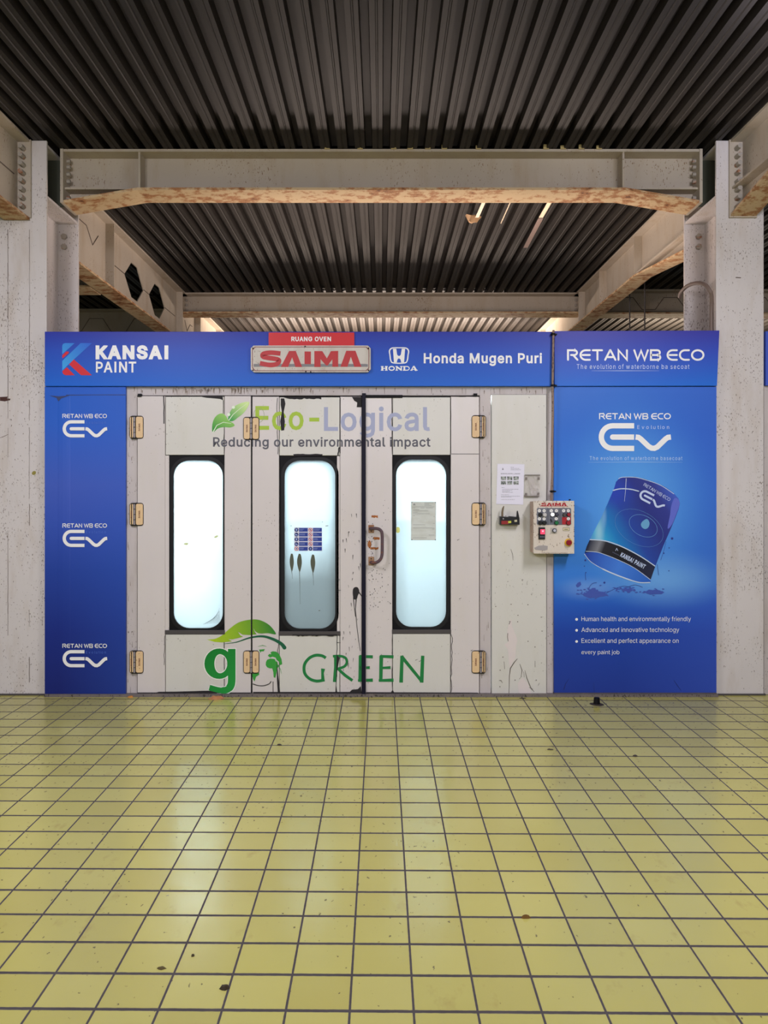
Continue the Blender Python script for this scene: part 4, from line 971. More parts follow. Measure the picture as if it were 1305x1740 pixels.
# its skin bulges over a fold down the left side
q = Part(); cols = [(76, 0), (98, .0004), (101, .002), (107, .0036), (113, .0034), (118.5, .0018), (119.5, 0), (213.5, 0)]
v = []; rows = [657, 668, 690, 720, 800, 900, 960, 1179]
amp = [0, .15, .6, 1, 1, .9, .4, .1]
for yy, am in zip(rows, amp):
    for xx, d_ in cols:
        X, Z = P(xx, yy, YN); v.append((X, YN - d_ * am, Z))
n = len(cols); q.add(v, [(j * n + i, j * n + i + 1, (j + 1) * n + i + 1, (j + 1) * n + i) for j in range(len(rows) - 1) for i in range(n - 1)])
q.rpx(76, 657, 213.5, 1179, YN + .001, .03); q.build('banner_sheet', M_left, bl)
q = Part(); q.stroke([(112, 671.5), (160, 671), (213, 671)], [1.4, .9, 1.1], YN - .0014); q.face([(84, 672), (100, 673.5), (118, 672), (104, 677), (99, 682), (96, 676)], YN - .004); q.build('torn_seam', flat('navy crease', (52, 62, 104), .6), bl)
q = Part()
for dy in (0, 186.2, 390.6):
    q = Part(); caps(q, 'RETAN WB ECO', (106, 703.3 + dy, 181.8, 710.4 + dy), YN - .005, 1.15); q.build('lettering', WHT, bl); q = Part(); oval_logo(q, 106.2, 714 + dy, .617, YN - .005); q.build('emblem', WHT, bl)
q = Part()
for dy in (0, 186.2, 390.6): Part().text('Evolution', (146, 715.5 + dy, 180, 720 + dy), YN - .002, 0, 1.5).build('lettering', flat('faint print', (78, 112, 200), .4), bl)
q = Part(); q.stroke([(77, 1181.2), (110, 1181.4)], 1.4, YN - .002); q.build('white_edge', WHT, bl)

# poster with the tilted paint tin
M_post = printed('poster print', [(0, (54, 110, 204)), (.14, (48, 108, 206)), (.35, (52, 120, 214)), (.55, (54, 122, 212)), (.64, (52, 118, 208)), (.67, (44, 104, 198)), (.72, (36, 86, 184)), (.80, (30, 66, 162)), (1, (34, 58, 146))], (1080, 657), (1080, 1178), Y=YN,
                 side=(1060, 1220, (62, 92, 198), .45), glow=[(1075, 850, 150, 190, (96, 168, 235), .75), (1130, 985, 130, 60, (120, 178, 232), .6), (1000, 1000, 70, 26, (130, 170, 225), .45)])
po = thing('poster', 'tall blue poster showing a tilted paint tin above splashing water', 'poster', (P(1080, 0, YN)[0], YN, .01))
Part().rpx(941.5, 657, 1217.5, 1177.5, YN, .032).build('poster_sheet', M_post, po)
Part().rpx(941.5, 1177.5, 1217.5, 1182.5, YN - .012, .045).build('foot_strip', worn('foot strip', (92, 86, 90), .6, .2), po)
q = Part(); yq = YN - .0016
caps(q, 'RETAN WB ECO', (1018, 702, 1140, 712.5), yq, 1.8)
lines = (('Human health and environmentally friendly', 988, 1174, 1047.5, 1057.5), ('Advanced and innovative technology', 988, 1154, 1066, 1076), ('Excellent and perfect appearance on', 988, 1153, 1084.5, 1094.5), ('every paint job', 988, 1052.5, 1104.5, 1113.5))
q.build('lettering', WHT, po); q = Part(); oval_logo(q, 1017, 719, 1.0, yq); q.build('emblem', WHT, po)
for b, x0, x1, y0, y1 in lines: Part().text(b, (x0, y0, x1, y1), yq, -.004).build('lettering', WHT, po)
for y in (1052.5, 1071, 1090): Part().disc(979.8, y, 2.3, yq, n=14).build('bullet', WHT, po)
q = Part(); q.text('Evolution', (1083, 722.5, 1137, 729), yq, 0, 1.6); q.build('tagline', M_white_dim, po); q = Part(); q.text('The evolution of waterborne basecoat', (1002, 775, 1159.5, 782), yq, 0.004, 1.25); q.stroke([(1000, 785.5), (1080, 785), (1160, 785.5)], [.2, .7, .2], yq); q.build('tagline', flat('pale blue print', (170, 200, 240), .4), po)
# the tin, printed in flat colours
zc = lambda p: z_of(p, 970, 780, 5.932)
y1_, y2_, y3_, y4_ = YN - .0010, YN - .0018, YN - .0026, YN - .0034
M_tin = printed('tin body print', [(0, (96, 150, 205)), (.10, (56, 170, 215)), (.26, (30, 120, 190)), (.45, (40, 70, 158)), (.68, (44, 52, 128)), (.86, (52, 60, 140)), (1, (66, 92, 190))], (1008, 930), (1150, 850), Y=YN, glow=[(1040, 835, 52, 40, (42, 66, 178), .9), (1018, 905, 12, 42, (150, 200, 220), .8), (1026, 878, 7, 30, (130, 175, 220), .6)])
q = Part(); q.face(zc([(438, 290), (455, 230), (490, 190), (560, 178), (650, 180), (740, 200), (840, 232), (940, 275), (1030, 335), (1085, 400), (1100, 450), (1085, 510), (1050, 600), (1000, 720), (930, 880), (850, 1085), (700, 985), (520, 890), (350, 830), (190, 815), (240, 715), (300, 600), (370, 450)]), y1_); q.build('tin_picture', M_tin, po)
q = Part(); q.face(zc([(190, 815), (270, 818), (350, 832), (520, 890), (700, 985), (790, 1040), (850, 1085), (805, 1215), (720, 1150), (640, 1100), (480, 1020), (300, 950), (220, 936), (140, 945), (160, 880)]), y2_); q.build('tin_band_picture', printed('tin band print', [(0, (30, 36, 62)), (.14, (120, 122, 130)), (.22, (40, 40, 48)), (.5, (28, 28, 34)), (1, (40, 44, 70))], (998, 930), (1110, 975), Y=YN), po)
q = Part(); q.face(smooth_ring(zc([(138, 950), (210, 938), (300, 952), (480, 1022), (640, 1102), (760, 1180), (806, 1230), (780, 1246), (680, 1240), (500, 1182), (330, 1110), (200, 1030)]), 3), y2_); q.build('tin_base_picture', printed('tin base print', [(0, (38, 70, 170)), (.5, (66, 122, 214)), (1, (44, 96, 190))], (995, 945), (1104, 985), Y=YN), po)
M_tinhi = flat('pale tin print', (188, 204, 226), .4)
q = Part(); q.stroke(smooth_path(zc([(136, 955), (200, 1034), (330, 1112), (500, 1184), (680, 1242), (800, 1244)])), [1] * 12 + [2.2] * 10 + [1.6] * 9, y3_); q.build('tin_rim_picture', M_tinhi, po); q = Part(); q.stroke(smooth_path(zc([(150, 930), (220, 934), (300, 948), (480, 1018), (640, 1098), (800, 1215)])), .9, y3_); q.build('tin_rim_picture', M_tinhi, po); q = Part()
q.stroke(smooth_path(zc([(190, 812), (350, 826), (520, 886), (700, 980), (850, 1080)])), 1.7, y3_); q.build('tin_line_picture', M_tinhi, po); q = Part(); q.stroke(smooth_path(zc([(480, 200), (520, 184), (640, 184), (740, 206), (900, 262), (1040, 352)])), 1.0, y3_); q.build('tin_rim_picture', M_tinhi, po); q = Part(); q.stroke(smooth_path(zc([(420, 318), (500, 300), (600, 304), (690, 326)])), [.6] + [1.8] * 17 + [.4], y3_)
q.stroke(zc([(558, 195), (552, 300), (540, 430)]), [1.0, .8, .3], y3_); q.build('tin_highlight_picture', M_tinhi, po)
q = Part(); q.face(smooth_ring(zc([(1000, 560), (1010, 480), (1040, 400), (1075, 400), (1098, 450), (1060, 560), (1020, 660), (975, 700)]), 3), y2_); q.build('tin_glint_picture', flat('violet tin print', (92, 104, 200), .4), po)
rot = lambda cx, cy, a: (lambda u, w: (cx + (u - cx) * math.cos(R(a)) - (w - cy) * math.sin(R(a)), cy + (u - cx) * math.sin(R(a)) + (w - cy) * math.cos(R(a))))
q = Part()
tl = rot(1094, 823, 31); caps(q, 'RETAN WB ECO', (1094, 820, 1146, 825.5), y3_, .7, tl)
q2 = Part(); oval_logo(q2, 1087.5, 829, .385, y3_)
tl2 = rot(1088, 838, 27); kk = YN / FPX
q2.v = [(lambda pp: (P(pp[0], pp[1], y3_)[0], y, P(pp[0], pp[1], y3_)[1]))(tl2(x * FPX / y3_ + CXP, CYP - (z - CAMZ) * FPX / y3_)) for x, y, z in q2.v]
q.add(q2.v, q2.f); q.text('KANSAI PAINT', (1056, 938, 1102.5, 946), y3_, .03, tilt=rot(1056, 940, 28)); q.stroke(zc([(450, 925), (462, 900), (474, 925)]), .8, y3_)
q.build('emblem', M_white_dim, po); q = Part()
for k in range(5): a, b_ = 1041 + k * 2.3, 938.2 + k * 1.15; q.stroke([(a, b_), (a + 1.5, b_ + .75)], 1.3, y3_)
q.build('small_print', flat('faint tin print', (92, 96, 120), .4), po)
q = Part()
def ell(cx, cy, rx, ry, a, n=30): return [rot(cx, cy, a)(cx + rx * math.cos(2 * math.pi * i / n), cy + ry * math.sin(2 * math.pi * i / n)) for i in range(n + 1)]
q.stroke(ell(1093, 893.5, 25.5, 17, 28), .8, y3_); q.stroke(ell(1086, 897, 44, 28, 28), .45, y3_)
q.build('ripple_picture', flat('tin line print', (90, 135, 195), .4), po)
q = Part(); q.face(smooth_ring(zc([(768, 604), (792, 640), (784, 685), (752, 706), (718, 690), (706, 655), (730, 622)]), 3), y3_); q.build('drop_picture', flat('drop print', (98, 158, 200), .4), po)
q = Part()
for i in range(90):
    k = i % 3; cx = random.gauss((1000, 1066, 1110)[k], (12, 16, 9)[k]); cy = random.gauss((1006, 1002, 1006)[k], (6, 3, 2.2)[k])
    q.face([(cx + random.uniform(1, 3.6) * math.cos(t_ * 1.05), cy + random.uniform(.5, 1.6) * math.sin(t_ * 1.05)) for t_ in range(6)], y2_ - .0002 * random.random())
for ring in ([(992, 1012), (1000, 1003), (1010, 999), (1016, 1004), (1026, 1007), (1034, 1012), (1020, 1014), (1004, 1016)], [(1096, 1006), (1108, 1002), (1122, 1004), (1128, 1008), (1112, 1011)], [(1054, 1003), (1064, 1000), (1080, 1003), (1068, 1005)], [(978, 994), (984, 989), (988, 993), (982, 999)]):
    q.face([(x + random.uniform(-1, 1), y + random.uniform(-1.2, 1.2)) for x, y in smooth_ring(ring, 3)], y2_)
q.build('splash_picture', flat('violet splash print', (62, 84, 170), .4), po); q = Part()
for pts in ([(1030, 1008), (1046, 1000), (1060, 996), (1072, 998)], [(1062, 1000), (1078, 994), (1092, 998)], [(1000, 1000), (1006, 992), (1014, 990)]): q.stroke(smooth_path(pts), .8, y2_)
for cx, cy, r_ in ((994.6, 952, 1.8), (993, 962, 1), (995.5, 973, 1), (1142, 915, 2.2), (1137, 931, 1), (1136.5, 970, 1), (1027, 990, 1.8), (1128, 940, 1.2)): q.disc(cx, cy, r_, y2_, n=8)
q.stroke(zc([(145, 1150), (150, 1220)]), .7, y2_); q.stroke(zc([(960, 830), (930, 950), (905, 1020)]), .6, y2_); q.stroke(zc([(870, 1060), (885, 1170)]), .7, y2_)
q.build('splash_picture', flat('dark splash print', (42, 58, 138), .4), po)
q = Part(); q.stroke([(958, 1172), (961, 1162), (967, 1153)], [1, .8, .3], y2_); q.stroke([(1010, 1178), (1009, 1160)], [.4, .3], y2_); q.stroke([(1145, 1156), (1152, 1166), (1157, 1173)], [.5, .8, .3], y2_); q.build('scuff', flat('scuff mark', (24, 36, 96), .6), po)

# plates on the fascia
YR = 6.815
rs = tag(Part().rpx(456.5, 565, 602, 588, YR, .013).build('red_sign', flat('red board', (200, 22, 30), .4)), 'small red sign board with white capitals above the cream name plate', 'sign')
Part().text('RUANG OVEN', (495, 572, 562.5, 580), YR - .001, .03).build('lettering', WHT, rs)
YQ = 6.80
zs = lambda p: z_of(p, 400, 560, 4.078)
def oct_(x0, y0, x1, y1, c): return [(x0 + c, y0), (x1 - c, y0), (x1, y0 + c), (x1, y1 - c), (x1 - c, y1), (x0 + c, y1), (x0, y1 - c), (x0, y0 + c)]
sp_ = thing('name_plate', 'cream name plate with big dark red letters at the middle of the fascia', 'sign', (P(528, 610, YQ)[0], YQ, P(0, 632, YQ)[1]))
Part().prism(pxs(zs(oct_(106, 110, 938, 296, 20)), YQ), YQ, YQ + .027).build('plate', worn('cream plate', (208, 202, 194), .45, .08, (110, 90, 70), .03), sp_, .002)
q = plate(pxs(zs(oct_(116, 119, 927, 287, 20)), YQ - .001), [pxs(zs(oct_(120, 123, 923, 283, 19)), YQ - .001)], YQ - .0015, YQ); q.build('border_line', flat('maroon line', (120, 38, 40), .5), sp_)
q = Part()
for a, b in ((124, 312), (366, 372)): pass
q.face(zs([(126, 238), (898, 238), (918, 240), (918, 258), (126, 258)]), YQ - .001); q.build('grey_bar', flat('grey stripe', (125, 124, 128), .5), sp_)
q = Part(); yl = YQ - .002
def saima(q, m, Y, k):
    st = m([(312, 166), (250, 160), (200, 166), (188, 180), (205, 192), (290, 206), (300, 224), (282, 240), (235, 245), (170, 233)])
    q.stroke(smooth_path(st, 5), [32 * k] * 46, Y)
    q.face(m([(315, 259), (372, 148), (418, 148), (462, 259), (416, 259), (393, 192), (365, 259)]), Y)
    q.face(m([(479, 152), (523, 152), (523, 239), (479, 239)]), Y)
    q.face(m([(547, 259), (547, 149), (602, 149), (634, 200), (662, 149), (712, 148), (712, 258), (672, 258), (672, 205), (640, 248), (628, 248), (590, 205), (590, 259)]), Y)
    q.face(m([(728, 258), (768, 147), (832, 147), (873, 258), (824, 258), (800, 188), (776, 258)]), Y)
saima(q, zs, yl, 1 / 4.078); q.build('lettering', flat('dark red letters', (178, 32, 36), .4), sp_)
q = Part()
for x, y in ((483, 118), (522, 294), (122, 130), (922, 130), (122, 282), (922, 282), (488, 292)):
    X, Z = P(*zs([(x, y)])[0], YQ); q.cyl((X, YQ - .006, Z), .006, (0, 1, 0), .008, 8)
q.build('screw', M_black, sp_)

# ------------------------------------------------------------------ cable with clamps, hose, rods
YC = 6.80
r = thing('conduit', 'thin brown pipe with black clamps running down beside the blue poster', 'pipe', (P(938.5, 0, YC)[0], YC, P(0, 852, YC)[1]))
path = smooth_path([(940.5, 561), (939.8, 600), (939, 650), (939.3, 700), (938.2, 760), (938.8, 800), (937, 835), (936.5, 852)], 5)
Part().tube([(P(x, y, YC)[0], YC, P(x, y, YC)[1]) for x, y in path], .0095, 10).build('pipe', M_pipe, r, smooth=True)
for x, y in ((940, 568), (940, 655), (938.5, 835)):
    X, Z = P(x, y, YC); q = Part(); q.cyl((X, YC, Z - .008), .016, (0, 0, 1), .016, 12); q.box(X - .016, X + .03, YC, YB - .001, Z - .006, Z + .006); q.build('clamp', M_black, r)
YH = 6.96
path = [(1155, 505, 7.6), (1157, 497, 7.55), (1168, 486, 7.4), (1184, 481, 7.2), (1198, 484, 7.0), (1206, 494, 6.93), (1209, 503, 6.95), (1209, 530, 7.0), (1209, 600, 7.0)]
tag(Part().tube(smooth_path([(P(x, y, Y)[0], Y, P(x, y, Y)[1]) for x, y, Y in path], 5), .016, 10).build('hose', flat('dusty grey hose', (120, 104, 96), .6), smooth=True), 'dusty bent hose arching beside a steel column above the end fascia', 'hose')
for i, (x, y0, y1) in enumerate(((1070, 517, 568), (1095.5, 479, 568))):
    Yr = 10.8 if i == 0 else 10.2; X, Z0 = P(x, y1, Yr); z1 = ZD - .01
    tag(Part().tube([(X, Yr, 2.85), (X, Yr, z1)], .008, 6).build('hanger_rod', M_darkgrey), ('thin dark hanging rod further from the steel column, above the end fascia', 'thin dark hanging rod closer to the steel column, above the end fascia')[i], 'rod', kind=None)

# neighbouring booth at the right edge
nb = thing('wall_right', 'edge of the neighbouring booth front past the right column', 'wall', (3.6, 6.9, 0), kind='structure')
Part().box(3.063, 4.6, 6.93, 7.0, 0, P(0, 655, 6.95)[1]).build('panel_sheet', M_frame, nb)
Part().box(3.063, 4.6, 6.90, 6.95, P(0, 655, 6.9)[1], P(0, 563, 6.9)[1]).build('fascia', flat('neighbour fascia', (66, 90, 190), .4), nb)

# ------------------------------------------------------------------ papers, sticker, pouch, bracket
zn = lambda p: z_of(p, 820, 760, 7.25)
yp = YS - .004
nt_ = thing('notice_sheet', 'white paper notice with six small pictures taped above the black bracket', 'notice', (P(866, 858, yp)[0], yp, P(0, 858, yp)[1]))
Part().ppx(zn([(183, 205), (517, 210), (500, 708), (168, 700)]), yp, .0025).build('paper', flat('notice paper', (222, 220, 236), .35), nt_)
q = Part(); rs_ = lambda x0, y0, x1, y1: q.face(zn([(x0, y0), (x1, y0), (x1, y1), (x0, y1)]), yp - .0008)
for x0, y0, x1 in ((345, 247, 385), (347, 262, 452), (347, 278, 470), (225, 322, 300), (312, 322, 372), (400, 324, 462), (225, 330, 460), (235, 496, 270), (243, 517, 445), (243, 532, 365), (243, 544, 330), (243, 556, 375), (228, 586, 325), (228, 603, 460), (228, 613, 355), (228, 645, 395)):
    x = x0
    while x < x1:
        w = random.uniform(8, 26); rs_(x, y0 - 2, min(x + w, x1), y0 + 1.5); x += w + 4
q.face(zn([(240, 278), (250, 250), (260, 278)]), yp - .0008); q.build('text_lines', flat('grey ink', (120, 118, 132), .5), nt_)
t_ = NT('tiny photo print', .5); t_.color(t_.ramp(t_.noise(75, 3), [(.35, C(60, 66, 66)), (.6, C(170, 176, 172))]))
for y in (360, 416):
    for x in (226, 302, 380): Part().face(zn([(x, y), (x + 64, y), (x + 64, y + 44), (x, y + 44)]), yp - .0006).build('picture', t_.m, nt_)

pz = thing('plastic_pouch', 'crumpled clear pouch with a paper tag beside the white notice', 'pouch', (P(905, 843, yp)[0], yp, P(0, 843, yp)[1]))
mp = D.materials.new('clear pouch film'); mp.use_nodes = True; b = mp.node_tree.nodes['Principled BSDF']; b.inputs['Base Color'].default_value = C(205, 200, 195); b.inputs['Roughness'].default_value = .15; b.inputs['Alpha'].default_value = .45
q = Part(); n = 8; v = []
cor = zn([(524, 340), (710, 342), (698, 606), (519, 604)])
for j in range(n + 1):
    for i in range(n + 1):
        u, w = i / n, j / n
        x = (cor[0][0] * (1 - u) + cor[1][0] * u) * (1 - w) + (cor[3][0] * (1 - u) + cor[2][0] * u) * w
        y = (cor[0][1] * (1 - u) + cor[1][1] * u) * (1 - w) + (cor[3][1] * (1 - u) + cor[2][1] * u) * w
        yy = yp - .012 - random.uniform(0, .006); X, Z = P(x, y, yy); v.append((X, yy, Z))
q.add(v, [(j * (n + 1) + i, j * (n + 1) + i + 1, (j + 1) * (n + 1) + i + 1, (j + 1) * (n + 1) + i) for j in range(n) for i in range(n)])
q.build('film', mp, pz)
Part().ppx(zn([(565, 405), (632, 398), (678, 580), (602, 596)]), yp - .006, .003).build('paper_tag', flat('tag paper', (206, 200, 198), .5), pz)
q = Part()
for k in range(6): a = 425 + k * 26; q.stroke(zn([(575 + k * 6, a + 8), (630 + k * 7, a)]), .5, yp - .0068)
q.build('text_lines', flat('tag ink', (135, 128, 128), .5), pz)
M_tape = flat('grey tape', (120, 112, 106), .4)
for x, y in ((538, 385), (690, 385), (536, 580), (688, 575)): Part().ppx(zn([(x - 13, y - 16), (x + 13, y - 16), (x + 13, y + 16), (x - 13, y + 16)]), yp - .020, .003).build('tape', M_tape, pz)
Part().rpx(*zn([(519, 597)])[0], *zn([(698, 607)])[0], yp - .020, .022).build('tape', M_tape, pz); Part().rpx(*zn([(524, 337)])[0], *zn([(710, 346)])[0], yp - .019, .021).build('tape', M_tape, pz)

yk = 6.80
bk = thing('tool_bracket', 'black and red holder with two upright prongs on the side panel', 'bracket', (P(866, 893, yk)[0], yk, P(0, 893, yk)[1]))
Part().ppx(zn([(215, 852), (330, 858), (330, 848), (455, 862), (458, 955), (215, 955)]), yk, .068).build('body', M_blackgloss, bk, .003)
q = Part(); q.tube([(P(x, y, Y)[0], Y, P(x, y, Y)[1]) for (x, y), Y in zip(zn([(243, 860), (243, 800), (250, 755), (262, 726)]), (6.82, 6.815, 6.81, 6.80))], [.008, .008, .007, .004], 8); q.build('prong', flat('bone prong', (120, 104, 84), .5), bk)
q = Part(); q.ppx(zn([(418, 862), (424, 788), (434, 782), (450, 848), (452, 870)]), 6.79, .02); q.build('prong', M_blackgloss, bk)
q = Part(); q.rpx(*zn([(232, 906)])[0], *zn([(318, 948)])[0], yk - .002, .003); q.build('red_patch', flat('dark red paint', (140, 32, 34), .5), bk)
q = Part(); q.ppx(zn([(316, 908), (352, 906), (352, 934), (316, 936)]), yk - .003, .003); q.build('sticker', flat('yellow sticker', (196, 198, 70), .5), bk)
q = Part(); q.ppx(zn([(392, 896), (424, 892), (426, 918), (394, 922)]), yk - .003, .003); q.build('sticker', flat('pale sticker', (190, 184, 150), .5), bk)
q = Part()
for x, y in ((255, 880), (285, 848)): X, Z = P(*zn([(x, y)])[0], yk); q.cyl((X, yk - .005, Z), .006, (0, 1, 0), .01, 8)
q.build('knob', M_knuckle, bk)

# paper taped inside the right pane
yp2 = YD + .020
pp = thing('paper_sheet', 'faded paper taped inside the bright window next to the pull handle', 'notice', (P(719, 919, yp2)[0], yp2, P(0, 919, yp2)[1]))
zd = lambda p: z_of(p, 660, 770, 7.676)
tp = NT('faded paper', .6); tp.color(tp.mix(tp.ramp(tp.noise(9, 4, tp.scaled(1, 1, 3)), [(.4, 0.0), (.75, .6)]), C(205, 210, 206), C(180, 182, 170)))
Part().ppx(zd([(294, 632), (622, 634), (620, 1138), (294, 1138)]), yp2, .003).build('paper', tp.m, pp)
q = Part()
for x0, y0, x1 in ((470, 650, 590), (470, 665, 530), (470, 680, 560), (312, 700, 600), (312, 715, 350), (420, 715, 470), (490, 715, 580), (318, 738, 400), (318, 752, 520), (318, 770, 380), (318, 790, 540), (318, 815, 345), (590, 825, 602), (580, 915, 605), (570, 990, 602), (525, 1068, 600), (318, 975, 600), (318, 935, 480), (318, 1105, 500)): q.stroke(zd([(x0, y0), (x1, y0)]), .55, yp2 - .0008)
for x, y in ((306, 644), (612, 644), (306, 1128), (612, 1128)): q.disc(*zd([(x, y)])[0], 1.1, yp2 - .0008, n=8)
q.face(zd([(318, 680), (336, 652), (356, 680)]), yp2 - .0008); q.build('text_lines', flat('faded ink', (140, 144, 142), .6), pp)

# safety sticker on the middle pane
ss = thing('safety_sticker', 'blue and white safety rule sticker on the paint smeared window', 'sticker', (P(523, 936, yp2)[0], yp2, P(0, 936, yp2)[1]))
zt = lambda p: z_of(p, 470, 870, 7.909)
Part().ppx(zt([(236, 208), (612, 208), (612, 524), (236, 524)]), yp2, .003).build('backing', flat('sticker white', (214, 214, 226), .4), ss)
qr, qd, qw = Part(), Part(), Part(); M_stblue = flat('sticker blue', (34, 58, 150), .4)
for i in range(5):
    y = 214 + i * 63.5
    for x in (301, 490): Part().face(zt([(x, y), (x + 118, y), (x + 118, y + 51), (x, y + 51)]), yp2 - .0008).build('blue_field', M_stblue, ss)
    for x in (301, 490):
        for k in range(2): qw.stroke(zt([(x + 8, y + 17 + k * 14), (x + random.uniform(50, 95), y + 17 + k * 14)]), .5, yp2 - .0014)
    c1, c2 = zt([(267, y + 26)])[0], zt([(456, y + 26)])[0]
    if i < 4:
        qd.disc(*c1, 3.4, yp2 - .0008); qw.face([(c1[0] + dx, c1[1] + dy) for dx, dy in (((-1.5, -1.8), (1.5, -1.8), (1.2, 1), (0, 2.2), (-1.2, 1)), ((-2, -1.4), (0, -.6), (2.2, .8), (2.2, 1.6), (-2, 1.2)))[i % 2]], yp2 - .0014)
        qr.stroke(arc(*c2, 2.9, 2.9, 0, 360, 18), .8, yp2 - .0014); qr.stroke([(c2[0] - 2, c2[1] - 2), (c2[0] + 2, c2[1] + 2)], .8, yp2 - .0014)
        qd.face([(c2[0] - 1, c2[1] - 1.5), (c2[0] + 1, c2[1] - .5), (c2[0] + .6, c2[1] + 1.4), (c2[0] - .8, c2[1] + .8)], yp2 - .001)
    else:
        qr.stroke(arc(*c1, 2.9, 2.9, 0, 360, 18), .9, yp2 - .0014); qd.face([(c1[0] + 1.2, c1[1] - 1.6), (c1[0] + 1.2, c1[1] + 1.6), (c1[0] - 1.4, c1[1])], yp2 - .001)
        qd.disc(*c2, 3.4, yp2 - .0008); qw.face([(c2[0] + dx, c2[1] + dy) for dx, dy in ((0, -2.2), (.8, -.6), (2.2, 0), (.8, .6), (0, 2.2), (-.8, .6), (-2.2, 0), (-.8, -.6))], yp2 - .0014)
qd.build('pictogram', flat('sticker navy', (34, 46, 110), .4), ss); qr.build('pictogram', flat('sticker red', (196, 60, 54), .4), ss); qw.build('text_lines', flat('sticker pale', (150, 165, 215), .4), ss)

# ------------------------------------------------------------------ control box
YX = 6.70
M_box = worn('control box enamel', (214, 204, 192), .4, .08, (110, 85, 65), .06, (190, 168, 145), .5)
cb = thing('control_box', 'cream electrical control box with rows of buttons and a red stop button', 'control box', (P(940, 941, YX)[0], 6.8, P(0, 941, YX)[1]))
x0, z1 = P(905, 851.5, YX); x1, z0 = P(976, 940.5, YX)
Part().box(x0 + .004, x1 - .004, YX + .02, 6.845, z0 + .004, z1 - .004).build('case', worn('box side enamel', (196, 168, 150), .45, .12, (110, 75, 55), .08), cb, .003)
Part().rpx(906.5, 851, 976, 941, YX, .024).build('front_door', M_box, cb, .004)
zb_ = lambda p: z_of(p, 820, 760, 7.25)
q = Part(); yb = YX - .0012
k_ = (1045 - 712) / (873 - 170)
saima(q, lambda p: zb_([(722 + (x - 170) * .448, 684 + (y - 147) * .36) for x, y in p]), yb, .29 / 7.25); q.stroke(zb_([(705, 725), (1050, 725)]), .9, yb); q.build('lettering', flat('box red letters', (165, 38, 48), .4), cb)
Part().prism(pxs(rrect(*zb_([(668, 748)])[0], *zb_([(1090, 955)])[0], 2.2), YX), YX - .003, YX + .002).build('button_plate', flat('slate plate', (92, 94, 106), .4), cb)
q = Part()
for a, b_, c_, d_ in ((672, 758, 785, 858), (672, 862, 785, 950), (822, 758, 935, 950), (978, 758, 1086, 855)): q.stroke(zb_([(a, b_), (c_, b_), (c_, d_), (a, d_), (a, b_)]), .35, YX - .0036)
q.build('plate_lines', flat('pale lines', (150, 152, 160), .4), cb)
Part().rpx(*zb_([(980, 860)])[0], *zb_([(1086, 950)])[0], YX - .004, .004).build('red_field', flat('red plate', (165, 34, 42), .4), cb)
M_disc = flat('white label disc', (226, 224, 222), .4)
for x, y in ((698, 782), (757, 782), (846, 782), (908, 782), (998, 782), (1055, 782), (698, 882), (757, 882), (906, 880), (1055, 880)):
    X, Z = P(*zb_([(x, y)])[0], YX); l_ = Part().cyl((X, YX - .005, Z), .0125, (0, 1, 0), .003, 16).build('label_disc', M_disc, cb)
    q = Part(); ii = zb_([(x, y)])[0]; q.stroke([(ii[0] - .8, ii[1]), (ii[0] + .8, ii[1] + random.uniform(-.6, .6))], .8, YX - .0056); q.build('symbol', M_brown if (x, y) == (906, 880) else M_darkgrey, l_)
def button(x, y, rad, mat, ring=M_blackgloss, hgt=.016):
    X, Z = P(*zb_([(x, y)])[0], YX); b_ = Part().cyl((X, YX - .009, Z), rad * 1.22, (0, 1, 0), .007, 20).build('button', ring, cb)
    Part().cyl((X, YX - .006, Z), rad, (0, -1, 0), hgt, 20, rad * .93).build('button_cap', mat, b_, .0015)
M_bred = flat('red button', (150, 30, 42), .35)
button(710, 830, .0135, M_blackgloss); button(762, 832, .0145, flat('grey button', (190, 188, 186), .4), flat('grey ring', (150, 148, 148), .4)); button(858, 828, .0145, emit('lit white lamp', (245, 245, 255), 1.0))
button(912, 828, .0125, flat('dark navy button', (58, 60, 78), .4)); button(1005, 832, .0125, M_darkgrey); button(1058, 828, .014, M_bred)
button(710, 930, .0145, M_blackgloss); button(760, 930, .0145, M_blackgloss); button(908, 930, .0145, flat('green button', (24, 108, 62), .35)); button(1055, 930, .0165, M_bred)
q = Part(); q.ppx(zb_([(836, 878), (850, 890), (858, 920), (848, 920), (840, 902)]), YX - .012, .012); q.build('selector', M_blackgloss, cb)
dp = Part().rpx(*zb_([(692, 986)])[0], *zb_([(771, 1134)])[0], YX - .012, .014).build('controller', M_blackgloss, cb, .002)
Part().rpx(*zb_([(712, 1010)])[0], *zb_([(768, 1072)])[0], YX - .0135, .002).build('screen', emit('red screen glow', (225, 60, 95), .55), dp)
Part().face(zb_([(730, 1026), (752, 1022), (754, 1042), (736, 1046)]), YX - .0142).build('readout', emit('readout glow', (255, 150, 170), .9), dp)
M_key = flat('controller keys', (92, 98, 108), .5)
for x in (715, 735, 755): Part().rpx(*zb_([(x - 7, 1092)])[0], *zb_([(x + 7, 1112)])[0], YX - .014, .003).build('key', M_key, dp)
kp = Part().rpx(*zb_([(837, 990)])[0], *zb_([(915, 1064)])[0], YX - .003, .004).build('selector_plate', flat('selector plate', (176, 170, 162), .4), cb, .001)
X, Z = P(*zb_([(882, 1025)])[0], YX); Part().cyl((X, YX - .004, Z), .017, (0, -1, 0), .010, 20).build('knob', flat('knob ring', (62, 64, 74), .3), kp); Part().cyl((X, YX - .014, Z), .011, (0, -1, 0), .008, 16).build('knob_cap', flat('knob cap', (186, 186, 196), .3), kp)
